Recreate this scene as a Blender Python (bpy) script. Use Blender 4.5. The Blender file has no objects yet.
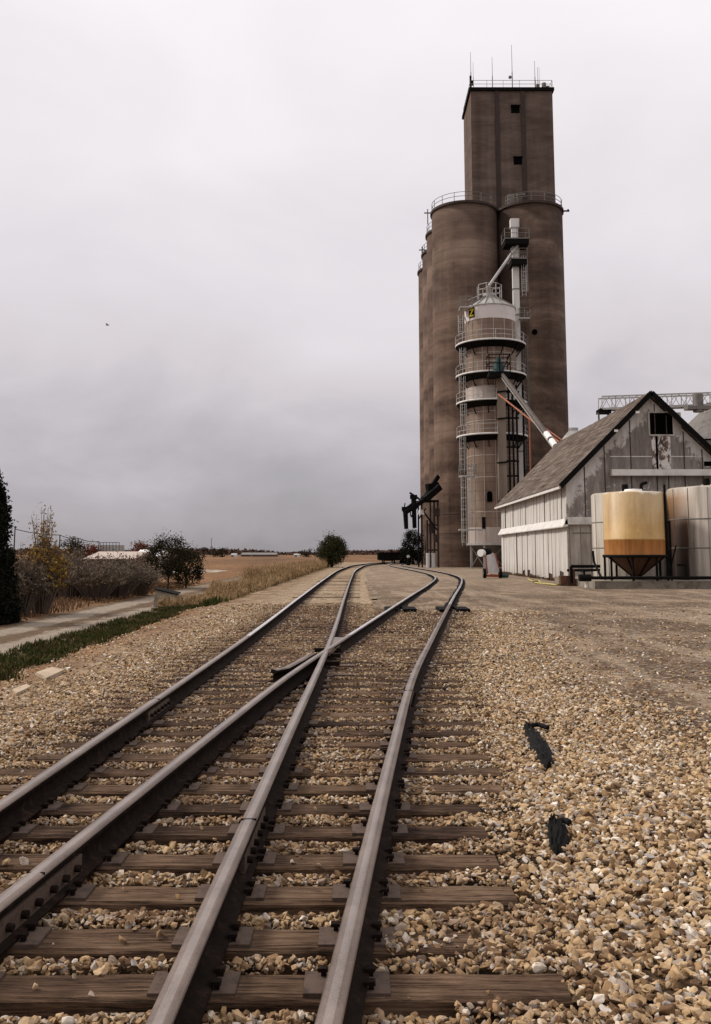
import bpy, bmesh, math, random
import numpy as np
from mathutils import Vector, Matrix
R = math.radians
random.seed(7); rng = np.random.default_rng(7)
SC = bpy.context.scene; COL = SC.collection

# ------------------------------------------------------------------ camera
F = 900.0; TH = R(7.0); CX = 355.5; CY = 553 - F*math.tan(TH); CAMZ = 1.65
cth, sth = math.cos(TH), math.sin(TH)
cam = bpy.data.cameras.new('camera'); camo = bpy.data.objects.new('camera', cam); COL.objects.link(camo)
camo.location = (0, 0, CAMZ); camo.rotation_euler = (R(90)+TH, 0, 0)
cam.sensor_fit = 'VERTICAL'; cam.sensor_height = 36; cam.lens = F/1024*36
cam.shift_y = -(512-CY)/1024; cam.clip_end = 9000; cam.clip_start = .05
SC.camera = camo
def at(px, py, Y):
    t = (CY-py)/F
    z = Y*(sth+t*cth)/(cth-t*sth)
    return Vector(((px-CX)/F*(Y*cth+z*sth), Y, z+CAMZ))
def zat(py, Y): return at(CX, py, Y).z
def xat(px, Y, z=0): return (px-CX)/F*(Y*cth+(z-CAMZ)*sth)
def gnd(px, py, z=0):
    h = CAMZ-z; t = (py-CY)/F
    Y = h*(cth+t*sth)/(t*cth-sth)
    return Vector(((px-CX)/F*(Y*cth-h*sth), Y, z))

# ------------------------------------------------------------------ world + sun
w = bpy.data.worlds.new('World'); SC.world = w; w.use_nodes = True
nt = w.node_tree; nt.nodes.clear()
SUN_DIR = Vector((-1.0, 0.28, .88)).normalized()
out = nt.nodes.new('ShaderNodeOutputWorld'); mx = nt.nodes.new('ShaderNodeMixShader')
b1 = nt.nodes.new('ShaderNodeBackground'); b2 = nt.nodes.new('ShaderNodeBackground')
sky = nt.nodes.new('ShaderNodeTexSky'); sky.sky_type = 'NISHITA'; sky.sun_disc = False
sky.sun_elevation = math.asin(SUN_DIR.z); sky.sun_rotation = math.atan2(SUN_DIR.x, SUN_DIR.y)
b1.inputs[1].default_value = 0.07
tc = nt.nodes.new('ShaderNodeTexCoord'); sep = nt.nodes.new('ShaderNodeSeparateXYZ')
mp = nt.nodes.new('ShaderNodeMapping'); mp.inputs['Scale'].default_value = (1.0, 1.0, 1.9)
nz = nt.nodes.new('ShaderNodeTexNoise'); nz.inputs['Scale'].default_value = 3.4; nz.inputs['Detail'].default_value = 7; nz.inputs['Distortion'].default_value = .3
ad = nt.nodes.new('ShaderNodeMath'); ad.operation = 'MULTIPLY_ADD'; ad.inputs[1].default_value = .36
rp = nt.nodes.new('ShaderNodeValToRGB'); e = rp.color_ramp.elements
e[0].position = .17; e[0].color = (.245, .232, .245, 1)
e[1].position = .95; e[1].color = (.86, .825, .84, 1)
for p, c in ((.26, (.36, .338, .365)), (.36, (.53, .495, .515)), (.50, (.62, .585, .61)), (.70, (.74, .705, .72))):
    x = e.new(p); x.color = (*c, 1)
L = nt.links.new
L(tc.outputs['Generated'], sep.inputs[0]); L(tc.outputs['Generated'], mp.inputs[0]); L(mp.outputs[0], nz.inputs[0])
L(nz.outputs[0], ad.inputs[0]); L(sep.outputs[2], ad.inputs[2]); L(ad.outputs[0], rp.inputs[0])
L(sky.outputs[0], b1.inputs[0]); L(rp.outputs[0], b2.inputs[0])
L(b1.outputs[0], mx.inputs[1]); L(b2.outputs[0], mx.inputs[2]); mx.inputs[0].default_value = .955
L(mx.outputs[0], out.inputs[0])
sl = bpy.data.lights.new('sun', 'SUN'); sl.energy = 2.3; sl.angle = R(10); sl.color = (1, .93, .84)
so = bpy.data.objects.new('sun', sl); COL.objects.link(so)
so.rotation_euler = (-SUN_DIR).to_track_quat('-Z', 'Y').to_euler(); so.location = (-30, 0, 60)
vs = SC.view_settings; vs.view_transform = 'Standard'; vs.look = 'None'; vs.exposure = .38; vs.gamma = 1
SC.cycles.max_bounces = 5; SC.cycles.diffuse_bounces = 2; SC.cycles.glossy_bounces = 2

# ------------------------------------------------------------------ materials
class NB:
    def __init__(s, name):
        s.m = bpy.data.materials.new(name); s.m.use_nodes = True; s.t = s.m.node_tree; s.t.nodes.clear()
        s.o = s.n('ShaderNodeOutputMaterial'); s.b = s.n('ShaderNodeBsdfPrincipled'); s.l(s.b.outputs[0], s.o.inputs[0])
        s.tc = s.n('ShaderNodeTexCoord'); s.geo = s.n('ShaderNodeNewGeometry')
    def n(s, t): return s.t.nodes.new(t)
    def l(s, a, b): s.t.links.new(a, b)
    def put(s, v, i):
        if isinstance(v, (int, float)): i.default_value = v
        elif isinstance(v, tuple): i.default_value = (*v, 1) if len(v) == 3 and len(i.default_value) == 4 else v
        else: s.l(v, i)
    def math(s, op, a, b=0, c=0, clamp=False):
        n = s.n('ShaderNodeMath'); n.operation = op; n.use_clamp = clamp
        s.put(a, n.inputs[0]); s.put(b, n.inputs[1]); s.put(c, n.inputs[2]); return n.outputs[0]
    def noise(s, vec, scale=(1, 1, 1), sc=5, det=5, rough=.6, dist=0):
        m = s.n('ShaderNodeMapping'); m.inputs['Scale'].default_value = scale; s.l(vec, m.inputs[0])
        n = s.n('ShaderNodeTexNoise'); n.inputs['Scale'].default_value = sc; n.inputs['Detail'].default_value = det
        n.inputs['Roughness'].default_value = rough; n.inputs['Distortion'].default_value = dist
        s.l(m.outputs[0], n.inputs[0]); return n.outputs[0]
    def vor(s, vec, sc, feat='F1'):
        n = s.n('ShaderNodeTexVoronoi'); n.inputs['Scale'].default_value = sc; n.feature = feat; s.l(vec, n.inputs[0]); return n
    def ramp(s, f, cols, interp='LINEAR'):
        n = s.n('ShaderNodeValToRGB'); n.color_ramp.interpolation = interp; el = n.color_ramp.elements
        while len(el) > 1: el.remove(el[-1])
        el[0].position = cols[0][0]; el[0].color = (*cols[0][1], 1)
        for p, c in cols[1:]:
            x = el.new(p); x.color = (*c, 1)
        s.put(f, n.inputs[0]); return n.outputs[0]
    def mr(s, f, a, b, c=0, d=1):
        n = s.n('ShaderNodeMapRange'); s.put(f, n.inputs[0])
        for i, v in enumerate((a, b, c, d)): n.inputs[i+1].default_value = v
        return n.outputs[0]
    def mix(s, f, a, b, mode='MIX'):
        n = s.n('ShaderNodeMix'); n.data_type = 'RGBA'; n.blend_type = mode
        s.put(f, n.inputs[0]); s.put(a, n.inputs[6]); s.put(b, n.inputs[7]); return n.outputs[2]
    def xyz(s, vec):
        n = s.n('ShaderNodeSeparateXYZ'); s.l(vec, n.inputs[0]); return n.outputs
    def fin(s, col, rough=.85, metal=0, bump=None, bs=.3, bd=.02, spec=.3):
        s.put(col, s.b.inputs['Base Color']); s.put(rough, s.b.inputs['Roughness']); s.put(metal, s.b.inputs['Metallic'])
        s.b.inputs['Specular IOR Level'].default_value = spec
        if bump is not None:
            n = s.n('ShaderNodeBump'); n.inputs['Strength'].default_value = bs; n.inputs['Distance'].default_value = bd
            s.l(bump, n.inputs['Height']); s.l(n.outputs[0], s.b.inputs['Normal'])
        return s.m
def simple(name, c, var=.35, sc=3, rough=.8, metal=0, stretch=(1, 1, 1), spec=.3, bs=.25, bd=.01, c2=None):
    b = NB(name); P = b.geo.outputs['Position']
    f = b.noise(P, stretch, sc, 6, .65)
    c2 = c2 or tuple(v*(1-var) for v in c)
    c3 = tuple(min(1, v*(1+var*.5)) for v in c)
    col = b.ramp(f, [(.3, c2), (.5, c), (.72, c3)])
    return b.fin(col, rough, metal, b.noise(P, stretch, sc*6, 4), bs, bd, spec)
M = {}
def concrete():
    b = NB('slipform_concrete'); P = b.geo.outputs['Position']; o = b.xyz(P)
    bands = b.noise(P, (.02, .02, 1), .9, 4, .7)
    bands2 = b.noise(P, (.01, .01, 1), .22, 2, .5)
    streak = b.noise(P, (1, 1, .045), 1.3, 7, .7)
    blot = b.noise(P, (1, 1, 2.2), .16, 7, .68, .5)
    f = b.math('ADD', b.math('MULTIPLY', bands, .25), b.math('ADD', b.math('MULTIPLY', streak, .22), b.math('ADD', b.math('MULTIPLY', blot, .50), b.math('MULTIPLY', bands2, .45))))
    col = b.ramp(f, [(.56, (.036, .022, .016)), (.66, (.078, .049, .036)), (.76, (.130, .085, .062)), (.86, (.185, .128, .096))])
    lift = b.math('FRACT', b.math('MULTIPLY', o[2], .8)); col = b.mix(b.math('MULTIPLY', b.mr(lift, .93, .97), b.mr(streak, .35, .65, .05, .5)), col, (.03, .02, .015))
    # staining that runs down from the roof edge
    top = b.mr(o[2], 30, 46, 0, .55)
    col = b.mix(b.math('MULTIPLY', top, streak, clamp=True), col, (.045, .032, .026))
    right = b.mr(o[0], 16.0, 20, 0, .62)  # right silo painted darker, as the light comes from the left
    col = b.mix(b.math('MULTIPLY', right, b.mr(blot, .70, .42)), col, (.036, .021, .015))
    gv = b.mr(b.math('ABSOLUTE', b.math('SUBTRACT', o[0], 18.4)), 2.2, .4, 0, .75)  # crease between the silos: its shade and stain painted in together
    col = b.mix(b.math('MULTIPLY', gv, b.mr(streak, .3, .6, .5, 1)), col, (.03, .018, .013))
    return b.fin(col, .95, 0, b.noise(P, (1, 1, 1), 6, 5), .3, .03, .15)
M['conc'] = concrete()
def head_conc():
    b = NB('headhouse_concrete'); P = b.geo.outputs['Position']
    streak = b.noise(P, (1, 1, .06), .9, 5, .65); band = b.noise(P, (.3, .3, 1.3), .45, 7, .7, .4)
    f = b.math('ADD', b.math('MULTIPLY', streak, .35), b.math('MULTIPLY', band, .65))
    col = b.ramp(f, [(.36, (.062, .042, .034)), (.5, (.108, .076, .061)), (.64, (.165, .120, .098))])
    return b.fin(col, .95, 0, b.noise(P, (1, 1, 1), 6, 5), .3, .03, .15)
M['head'] = head_conc()
M['darkgroove'] = simple('dark_stained_concrete', (.045, .03, .024), sc=1)
M['black'] = simple('black_steel', (.006, .0055, .005), rough=.8, spec=.08)
M['hole'] = simple('dark_opening', (.002, .002, .002), rough=1, spec=0)
M['galv'] = simple('galvanised_steel', (.40, .38, .36), sc=2, rough=.5, metal=.35, stretch=(1, 1, .2))
M['galv_dark'] = simple('dull_galvanised_steel', (.17, .155, .14), sc=2, rough=.6, metal=.3)
M['whitesteel'] = simple('white_painted_steel', (.62, .60, .57), var=.25, sc=1.2, rough=.5, stretch=(1, 1, .2))
M['tan'] = simple('tan_steel', (.20, .155, .12), sc=.8, rough=.7, stretch=(1, 1, .15))
M['orange'] = simple('orange_rusty_paint', (.30, .095, .045), sc=2, rough=.6, c2=(.11, .05, .03))
M['red'] = simple('faded_red_paint', (.26, .05, .03), sc=3, rough=.5)
M['teal'] = simple('teal_motor_paint', (.02, .06, .065), rough=.5)
M['yellow'] = simple('yellow_sign_paint', (.75, .62, .03), var=.1, rough=.5)
M['rubber'] = simple('black_rubber', (.004, .0035, .003), sc=25, rough=.7, c2=(.001, .001, .001), spec=.12, bd=.01, bs=.5)
M['whiteplastic'] = simple('white_plastic', (.75, .73, .70), var=.1, rough=.4)
def dryer_mat():
    b = NB('dryer_screen_steel'); P = b.geo.outputs['Position']; o = b.xyz(P)
    f = b.noise(P, (1, 1, .25), .7, 6, .7)
    col = b.ramp(f, [(.3, (.13, .086, .062)), (.52, (.215, .15, .11)), (.72, (.31, .235, .18))])
    wv = b.n('ShaderNodeTexWave'); wv.bands_direction = 'Z'; wv.inputs['Scale'].default_value = .32; wv.inputs['Distortion'].default_value = .15
    b.l(P, wv.inputs[0])
    col = b.mix(b.mr(wv.outputs[1], .93, 1.0, 0, .4), col, (.09, .06, .045))
    return b.fin(col, .7, .1, b.noise(P, (1, 1, 1), 14, 3), .3, .02)
M['dryer'] = dryer_mat()
M['dryerlight'] = simple('pale_dryer_band', (.40, .34, .30), var=.3, sc=1.2, rough=.6, stretch=(1, 1, .3))
M['dryerwhite'] = simple('white_dryer_band', (.60, .55, .52), var=.15, sc=.8, rough=.5)
def rail_side():
    b = NB('rusted_rail_steel'); P = b.geo.outputs['Position']
    f = b.noise(P, (1, 1, 1), 14, 6, .7)
    col = b.ramp(f, [(.3, (.006, .004, .003)), (.55, (.014, .0085, .006)), (.75, (.045, .025, .016))])
    return b.fin(col, .9, 0, b.noise(P, (1, 1, 1), 60, 4), .4, .004, .08)
M['rail'] = rail_side()
def rail_top(name, c0, c1, r):
    b = NB(name); P = b.geo.outputs['Position']
    f = b.noise(P, (1, .6, 1), 3.5, 6, .7); g = b.noise(P, (1, 1, 1), 150, 3, .7)
    f2 = b.math('ADD', b.math('MULTIPLY', f, .6), b.math('MULTIPLY', g, .4))
    col = b.ramp(f2, [(.36, c0), (.62, c1)])
    return b.fin(col, b.mr(f2, .3, .7, r-.06, r+.14), .8, g, .10, .001, .5)
M['railtop'] = rail_top('worn_rail_head', (.13, .095, .075), (.29, .225, .185), .38)
M['railband'] = rail_top('rounded_look_band', (.20, .155, .13), (.40, .335, .29), .28)  # centre strip painted brighter than the edges so the head looks rounded
M['railshine'] = rail_top('sky_sheen_rail_head', (.60, .58, .57), (.85, .83, .82), .25)  # far rail tops painted brighter for the sky reflected in them
M['plate'] = simple('rusty_tie_plate', (.085, .055, .040), sc=14, rough=.85, c2=(.035, .022, .016))
def wood():
    b = NB('weathered_tie_timber'); O = b.tc.outputs['Object']; P = b.geo.outputs['Position']
    oi = b.n('ShaderNodeObjectInfo')
    g = b.noise(O, (.7, 9, 9), 5, 8, .75, .4); k = b.noise(P, (1, 1, 1), 2.2, 4)
    f = b.math('ADD', b.math('MULTIPLY', g, .62), b.math('MULTIPLY', k, .38))
    f = b.math('ADD', f, b.math('MULTIPLY', b.math('SUBTRACT', oi.outputs['Random'], .5), .14))
    col = b.ramp(f, [(.36, (.012, .008, .006)), (.44, (.052, .030, .019)), (.56, (.130, .080, .050)), (.70, (.235, .16, .105))])
    cr = b.noise(O, (.5, 26, 26), 3, 5, .8)
    col = b.mix(b.mr(cr, .58, .66), col, (.012, .008, .006))
    return b.fin(col, .95, 0, b.math('ADD', g, b.math('MULTIPLY', b.mr(cr, .55, .66), -.8)), .9, .012, .1)
M['tie'] = wood()
def stone():
    b = NB('crushed_limestone'); P = b.geo.outputs['Position']; oi = b.n('ShaderNodeObjectInfo')
    r = oi.outputs['Random']
    col = b.ramp(r, [(0, (.05, .028, .014)), (.12, (.16, .09, .042)), (.28, (.34, .215, .105)), (.5, (.52, .365, .20)), (.70, (.46, .335, .205)),
                     (.78, (.28, .235, .20)), (.85, (.62, .49, .34)), (.93, (.76, .69, .59)), (1, (.22, .205, .20))])
    f = b.noise(P, (1, 1, 1), 28, 5, .7)
    col = b.mix(b.mr(f, .45, .68, 0, .7), col, (.18, .105, .052))
    # rust and oil dropped on the ballast inside the gauge
    o = b.xyz(P); ins = b.math('MULTIPLY', b.mr(o[0], 1.6, .4), b.mr(o[0], -3.4, -2.2)); n2 = b.noise(P, (1, 1, 1), 1.3, 4)
    col = b.mix(b.math('MULTIPLY', ins, b.mr(n2, .35, .65, .1, .62)), col, (.15, .080, .042))
    return b.fin(col, .85, 0, b.noise(P, (1, 1, 1), 90, 3), .35, .004, .25)
M['stone'] = stone()
def ground():
    b = NB('ballast_and_field_ground'); P = b.geo.outputs['Position']; o = b.xyz(P)
    v = b.vor(P, 17); v2 = b.vor(P, 7)
    cell = b.xyz(v.outputs['Color'])[0]
    grav = b.ramp(cell, [(0, (.12, .075, .045)), (.35, (.28, .20, .125)), (.7, (.42, .315, .205)), (1, (.58, .49, .38))])
    grav = b.mix(b.mr(v.outputs['Distance'], .4, .8, 0, .6), grav, (.07, .045, .028))
    big = b.noise(P, (1, 1, 1), .35, 6, .65)
    grav = b.mix(b.mr(big, .42, .68, 0, .55), grav, (.19, .125, .075))
    # near the track: fines under loose stone, darkened for the shade in the gaps
    near = b.mr(o[1], 13, 26)
    grav = b.mix(near, (.060, .038, .022), grav)
    fld = b.noise(P, (1, .12, 1), .05, 6, .7); fl2 = b.noise(P, (1, .3, 1), 1.2, 6, .7)
    ff = b.math('ADD', b.math('MULTIPLY', fld, .55), b.math('MULTIPLY', fl2, .45))
    field = b.ramp(ff, [(.34, (.045, .045, .022)), (.44, (.11, .062, .032)), (.55, (.19, .10, .048)), (.70, (.30, .18, .09))])
    # field starts left of the ballast shoulder, and past the yard
    edge = b.math('ADD', o[0], b.math('MULTIPLY', b.math('SUBTRACT', big, .5), 3.0))
    mask = b.mr(edge, -3.9, -5.0); vd = b.noise(P, (1, .7, 1), 1.6, 6, .7)
    verge = b.ramp(vd, [(.35, (.10, .062, .036)), (.5, (.19, .125, .075)), (.66, (.30, .215, .14))]); verge = b.mix(b.mr(cell, .7, .95, 0, .6), verge, (.42, .32, .21))
    grav = b.mix(b.mr(edge, -2.7, -3.3), grav, verge)
    far = b.mr(b.math('ADD', o[1], b.math('MULTIPLY', big, 30)), 170, 190)
    mask = b.math('MAXIMUM', mask, far)
    col = b.mix(mask, grav, field)
    return b.fin(col, .95, 0, b.math('ADD', v.outputs['Distance'], v2.outputs['Distance']), .5, .03, .1)
M['ground'] = ground()
def yard():
    b = NB('packed_dirt_yard'); P = b.geo.outputs['Position']; o = b.xyz(P)
    v = b.vor(P, 22); cell = b.xyz(v.outputs['Color'])[0]
    big = b.noise(P, (1, .8, 1), .45, 7, .62, .6); mid = b.noise(P, (1, .5, 1), 1.4, 6, .7); fine = b.noise(P, (1, 1, 1), 30, 4, .7)
    col = b.ramp(mid, [(.3, (.105, .07, .045)), (.5, (.20, .142, .096)), (.7, (.31, .235, .17))])
    col = b.mix(b.mr(big, .45, .54, 0, .9), col, (.075, .046, .028))
    rut = b.noise(P, (1.1, .09, 1), 1.1, 5, .6, .6); col = b.mix(b.mr(rut, .53, .60, 0, .55), col, (.09, .06, .04)); col = b.mix(b.mr(rut, .45, .38, 0, .45), col, (.33, .26, .19))
    col = b.mix(b.mr(cell, .72, .95, 0, .55), col, (.46, .37, .27))
    col = b.mix(b.mr(cell, .25, .05, 0, .55), col, (.08, .05, .03))
    col = b.mix(b.mr(fine, .5, .75, 0, .4), col, (.12, .08, .05))
    col = b.mix(b.mr(o[1], 30, 60, 0, .5), col, (.29, .225, .165))
    return b.fin(col, .95, 0, b.math('ADD', fine, b.math('MULTIPLY', v.outputs['Distance'], 1.0)), .5, .03, .1)
M['yard'] = yard()
M['road'] = simple('pale_limestone_track', (.40, .34, .28), var=.3, sc=2.0, rough=.95, bd=.03, bs=.5)
def roadmat():
    b = NB('two_rut_limestone_track'); P = b.geo.outputs['Position']; o = b.xyz(P)
    xc = b.math('ADD', b.math('MULTIPLY', b.math('SINE', b.math('MULTIPLY', o[1], .05)), .25), -8.3)
    n = b.noise(P, (1, .55, 1), 2.2, 8, .78); n2 = b.noise(P, (1, 1, 1), 6, 5, .7)
    d = b.math('ABSOLUTE', b.math('SUBTRACT', o[0], xc))
    d = b.math('ADD', d, b.math('MULTIPLY', b.math('SUBTRACT', n, .5), 1.7))
    pale = b.ramp(n2, [(.3, (.15, .115, .082)), (.5, (.235, .19, .145)), (.7, (.32, .27, .22))])
    weed = b.ramp(n2, [(.3, (.06, .04, .025)), (.6, (.13, .085, .05))])
    m = b.math('MULTIPLY', b.mr(d, .25, .42), b.mr(d, 1.45, 1.2))
    m = b.math('MULTIPLY', m, b.mr(o[1], 95, 38))
    return b.fin(b.mix(m, weed, pale), .95, 0, n2, .5, .03, .1)
M['road'] = roadmat()
M['roadmid'] = simple('weedy_track_middle', (.15, .105, .065), sc=3, rough=.95, bd=.03, bs=.6)
M['pale'] = simple('pale_crushed_rock', (.36, .32, .27), var=.2, sc=1.0, rough=.95)
M['block'] = simple('old_concrete', (.22, .19, .15), sc=2.5, rough=.95, bd=.03, bs=.5, c2=(.09, .07, .05))
M['slab'] = simple('pale_broken_concrete', (.40, .31, .22), sc=3, rough=.95, bd=.02, bs=.5)
def leafmat(name, cols):
    b = NB(name); P = b.geo.outputs['Position']
    v = b.vor(P, 9); cell = b.xyz(v.outputs['Color'])[0]; n = b.noise(P, (1, 1, 1), 1.1, 4)
    f = b.math('ADD', b.math('MULTIPLY', cell, .55), b.math('MULTIPLY', n, .45))
    return b.fin(b.ramp(f, [(.2+.55*i/(len(cols)-1), c) for i, c in enumerate(cols)]), .85, 0, None, spec=.03)
M['juniper'] = leafmat('dark_juniper_leaf', [(.006, .007, .005), (.012, .013, .009), (.022, .022, .014)])
M['darkleaf'] = leafmat('dark_olive_leaf', [(.010, .010, .006), (.028, .025, .014), (.06, .042, .022)])
M['greenleaf'] = leafmat('olive_green_leaf', [(.016, .018, .008), (.038, .040, .017), (.075, .070, .032)])
M['yellowleaf'] = leafmat('yellow_autumn_leaf', [(.10, .055, .015), (.26, .15, .03), (.40, .25, .06)])
M['redleaf'] = leafmat('russet_autumn_leaf', [(.06, .02, .012), (.12, .035, .018), (.18, .06, .03)])
M['greyleaf'] = leafmat('grey_brown_twig_tips', [(.05, .034, .022), (.13, .095, .066), (.24, .185, .135)])
M['bark'] = simple('dark_bark', (.04, .03, .022), sc=6)
M['twig'] = simple('grey_twig_bark', (.12, .09, .068), sc=6)
M['grass'] = leafmat('green_grass_blade', [(.014, .019, .005), (.032, .041, .010), (.070, .074, .024)])
M['straw'] = leafmat('dry_straw_grass', [(.13, .075, .035), (.31, .205, .105), (.47, .34, .19)])
M['browngrass'] = leafmat('brown_matted_grass', [(.05, .025, .014), (.11, .06, .032), (.20, .13, .075)])
M['farwood'] = leafmat('distant_wood', [(.04, .022, .018), (.075, .045, .036), (.11, .07, .055)])
def barn_side():
    b = NB('whitewashed_corrugated_sheet'); P = b.geo.outputs['Position']; o = b.xyz(P)
    f = b.noise(P, (1, 4, .22), 1.6, 7, .72)
    col = b.ramp(f, [(.3, (.28, .25, .22)), (.46, (.48, .45, .41)), (.66, (.64, .61, .575))])
    d = b.noise(P, (1, 5, .3), 2.2, 5, .8)
    col = b.mix(b.mr(d, .58, .72, 0, .7), col, (.16, .11, .08))
    low = b.mr(b.math('ADD', o[2], d), 1.5, .3, 0, .7)
    col = b.mix(b.math('MULTIPLY', low, b.mr(d, .3, .6)), col, (.22, .16, .11))
    return b.fin(col, .75, 0, f, .3, .01)
M['barnside'] = barn_side()
M['barntrim'] = simple('white_flashing', (.62, .59, .55), var=.25, sc=2, rough=.6)
BX, BRZ = 17.2, 10.72   # barn ridge x and height
def barn_gable():
    b = NB('peeling_gable_sheet'); P = b.geo.outputs['Position']; o = b.xyz(P)
    n1 = b.noise(P, (1, 1, .7), 1.5, 10, .82, .5); n2 = b.noise(P, (2.2, 1, .35), 1.2, 6, .7); n3 = b.noise(P, (1, 1, 1), .5, 3)
    grey = b.ramp(n2, [(.30, (.11, .092, .08)), (.5, (.205, .175, .155)), (.70, (.33, .29, .26))])
    white = b.ramp(n2, [(.3, (.40, .365, .33)), (.6, (.60, .565, .53))])
    u = b.math('ADD', o[2], b.math('ABSOLUTE', b.math('SUBTRACT', o[0], BX)))
    rake = b.mr(u, BRZ-1.7, BRZ-.3, -.10, .20)
    lowz = b.mr(o[2], 6.3, 4.9, 0, .13)
    mask = b.mr(b.math('ADD', b.math('ADD', n1, rake), lowz), .545, .60, 0, .9)
    col = b.mix(mask, grey, white)
    rust = b.mr(b.math('ADD', n3, b.math('MULTIPLY', n1, .5)), .86, .95, 0, .6)
    col = b.mix(rust, col, (.13, .07, .045))
    # sheet joints
    return b.fin(col, .85, 0, b.math('ADD', mask, n2), .3, .01, .2)
M['gable'] = barn_gable()
def barn_low():
    b = NB('dirty_white_gable_sheet'); P = b.geo.outputs['Position']
    n2 = b.noise(P, (2.2, 1, .35), 1.2, 7, .7)
    return b.fin(b.ramp(n2, [(.3, (.24, .20, .17)), (.5, (.38, .34, .30)), (.7, (.50, .46, .42))]), .8, 0, n2, .2, .01)
M['gablelow'] = barn_low()
def roofmat():
    b = NB('weathered_shingle_roof'); P = b.geo.outputs['Position']
    s_ = b.noise(P, (.5, 3.0, .5), 1.4, 7, .78, .4); l_ = b.noise(P, (1, .15, 2.5), 2.2, 5, .75)
    f = b.math('ADD', b.math('MULTIPLY', s_, .6), b.math('MULTIPLY', l_, .4))
    col = b.ramp(f, [(.38, (.018, .013, .010)), (.47, (.07, .052, .042)), (.55, (.16, .125, .10)), (.66, (.30, .25, .21))])
    return b.fin(col, .95, 0, f, .7, .05, .1)
M['roof'] = roofmat()
def polytank():
    b = NB('stained_yellow_poly_tank'); P = b.geo.outputs['Position']; o = b.xyz(P)
    n = b.noise(P, (1, 1, .5), 1.2, 6, .65); n1 = b.noise(P, (1, 1, .2), 2.5, 6, .7)
    up = b.ramp(n, [(.3, (.27, .155, .045)), (.5, (.40, .24, .075)), (.7, (.50, .32, .12))])
    lo = b.ramp(n1, [(.3, (.27, .105, .025)), (.6, (.43, .18, .045))])
    up = b.mix(b.mr(b.math('ADD', o[2], b.math('MULTIPLY', n, .8)), 3.2, 5.0, 0, .6), up, (.50, .39, .24))
    st = b.noise(P, (3, 3, .12), 1.5, 7, .8); up = b.mix(b.mr(st, .52, .66, 0, .5), up, (.27, .15, .06)); up = b.mix(b.mr(b.noise(P, (1, 1, 1), 7, 6, .8), .56, .70, 0, .35), up, (.60, .48, .30))
    lo = b.mix(b.mr(st, .5, .66, 0, .6), lo, (.13, .05, .018))
    lev = b.mr(b.math('ADD', o[2], b.math('MULTIPLY', n1, .03)), 2.27, 2.31)
    col = b.mix(lev, lo, up)
    topm = b.mr(b.math('ADD', o[2], b.math('MULTIPLY', b.noise(P, (1, 1, 1), 1.6, 5), .9)), 4.93, 5.02)
    col = b.mix(topm, col, (.66, .58, .46))
    return b.fin(col, .45, 0, n, .1, .01, .4)
M['poly'] = polytank()
M['cone'] = simple('rust_brown_cone', (.10, .045, .022), sc=2.5, rough=.6, c2=(.03, .014, .009))
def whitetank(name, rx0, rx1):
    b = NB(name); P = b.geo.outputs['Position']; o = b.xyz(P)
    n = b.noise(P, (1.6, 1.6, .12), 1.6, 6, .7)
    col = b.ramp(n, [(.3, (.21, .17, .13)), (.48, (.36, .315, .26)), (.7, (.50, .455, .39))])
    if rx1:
        m = b.mr(b.math('ADD', o[0], b.math('MULTIPLY', n, .5)), rx1, rx0)  # left side: rust stain, darkened further for the shadow it lies in
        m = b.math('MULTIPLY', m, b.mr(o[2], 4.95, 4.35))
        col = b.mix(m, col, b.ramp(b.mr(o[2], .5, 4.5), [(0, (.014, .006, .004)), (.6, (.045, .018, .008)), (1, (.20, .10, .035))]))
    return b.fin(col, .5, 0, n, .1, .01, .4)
M['tankw'] = whitetank('dirty_white_tank', 0, 0)
M['tankr'] = whitetank('rust_and_shade_white_tank', 16.55, 16.95)

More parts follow.
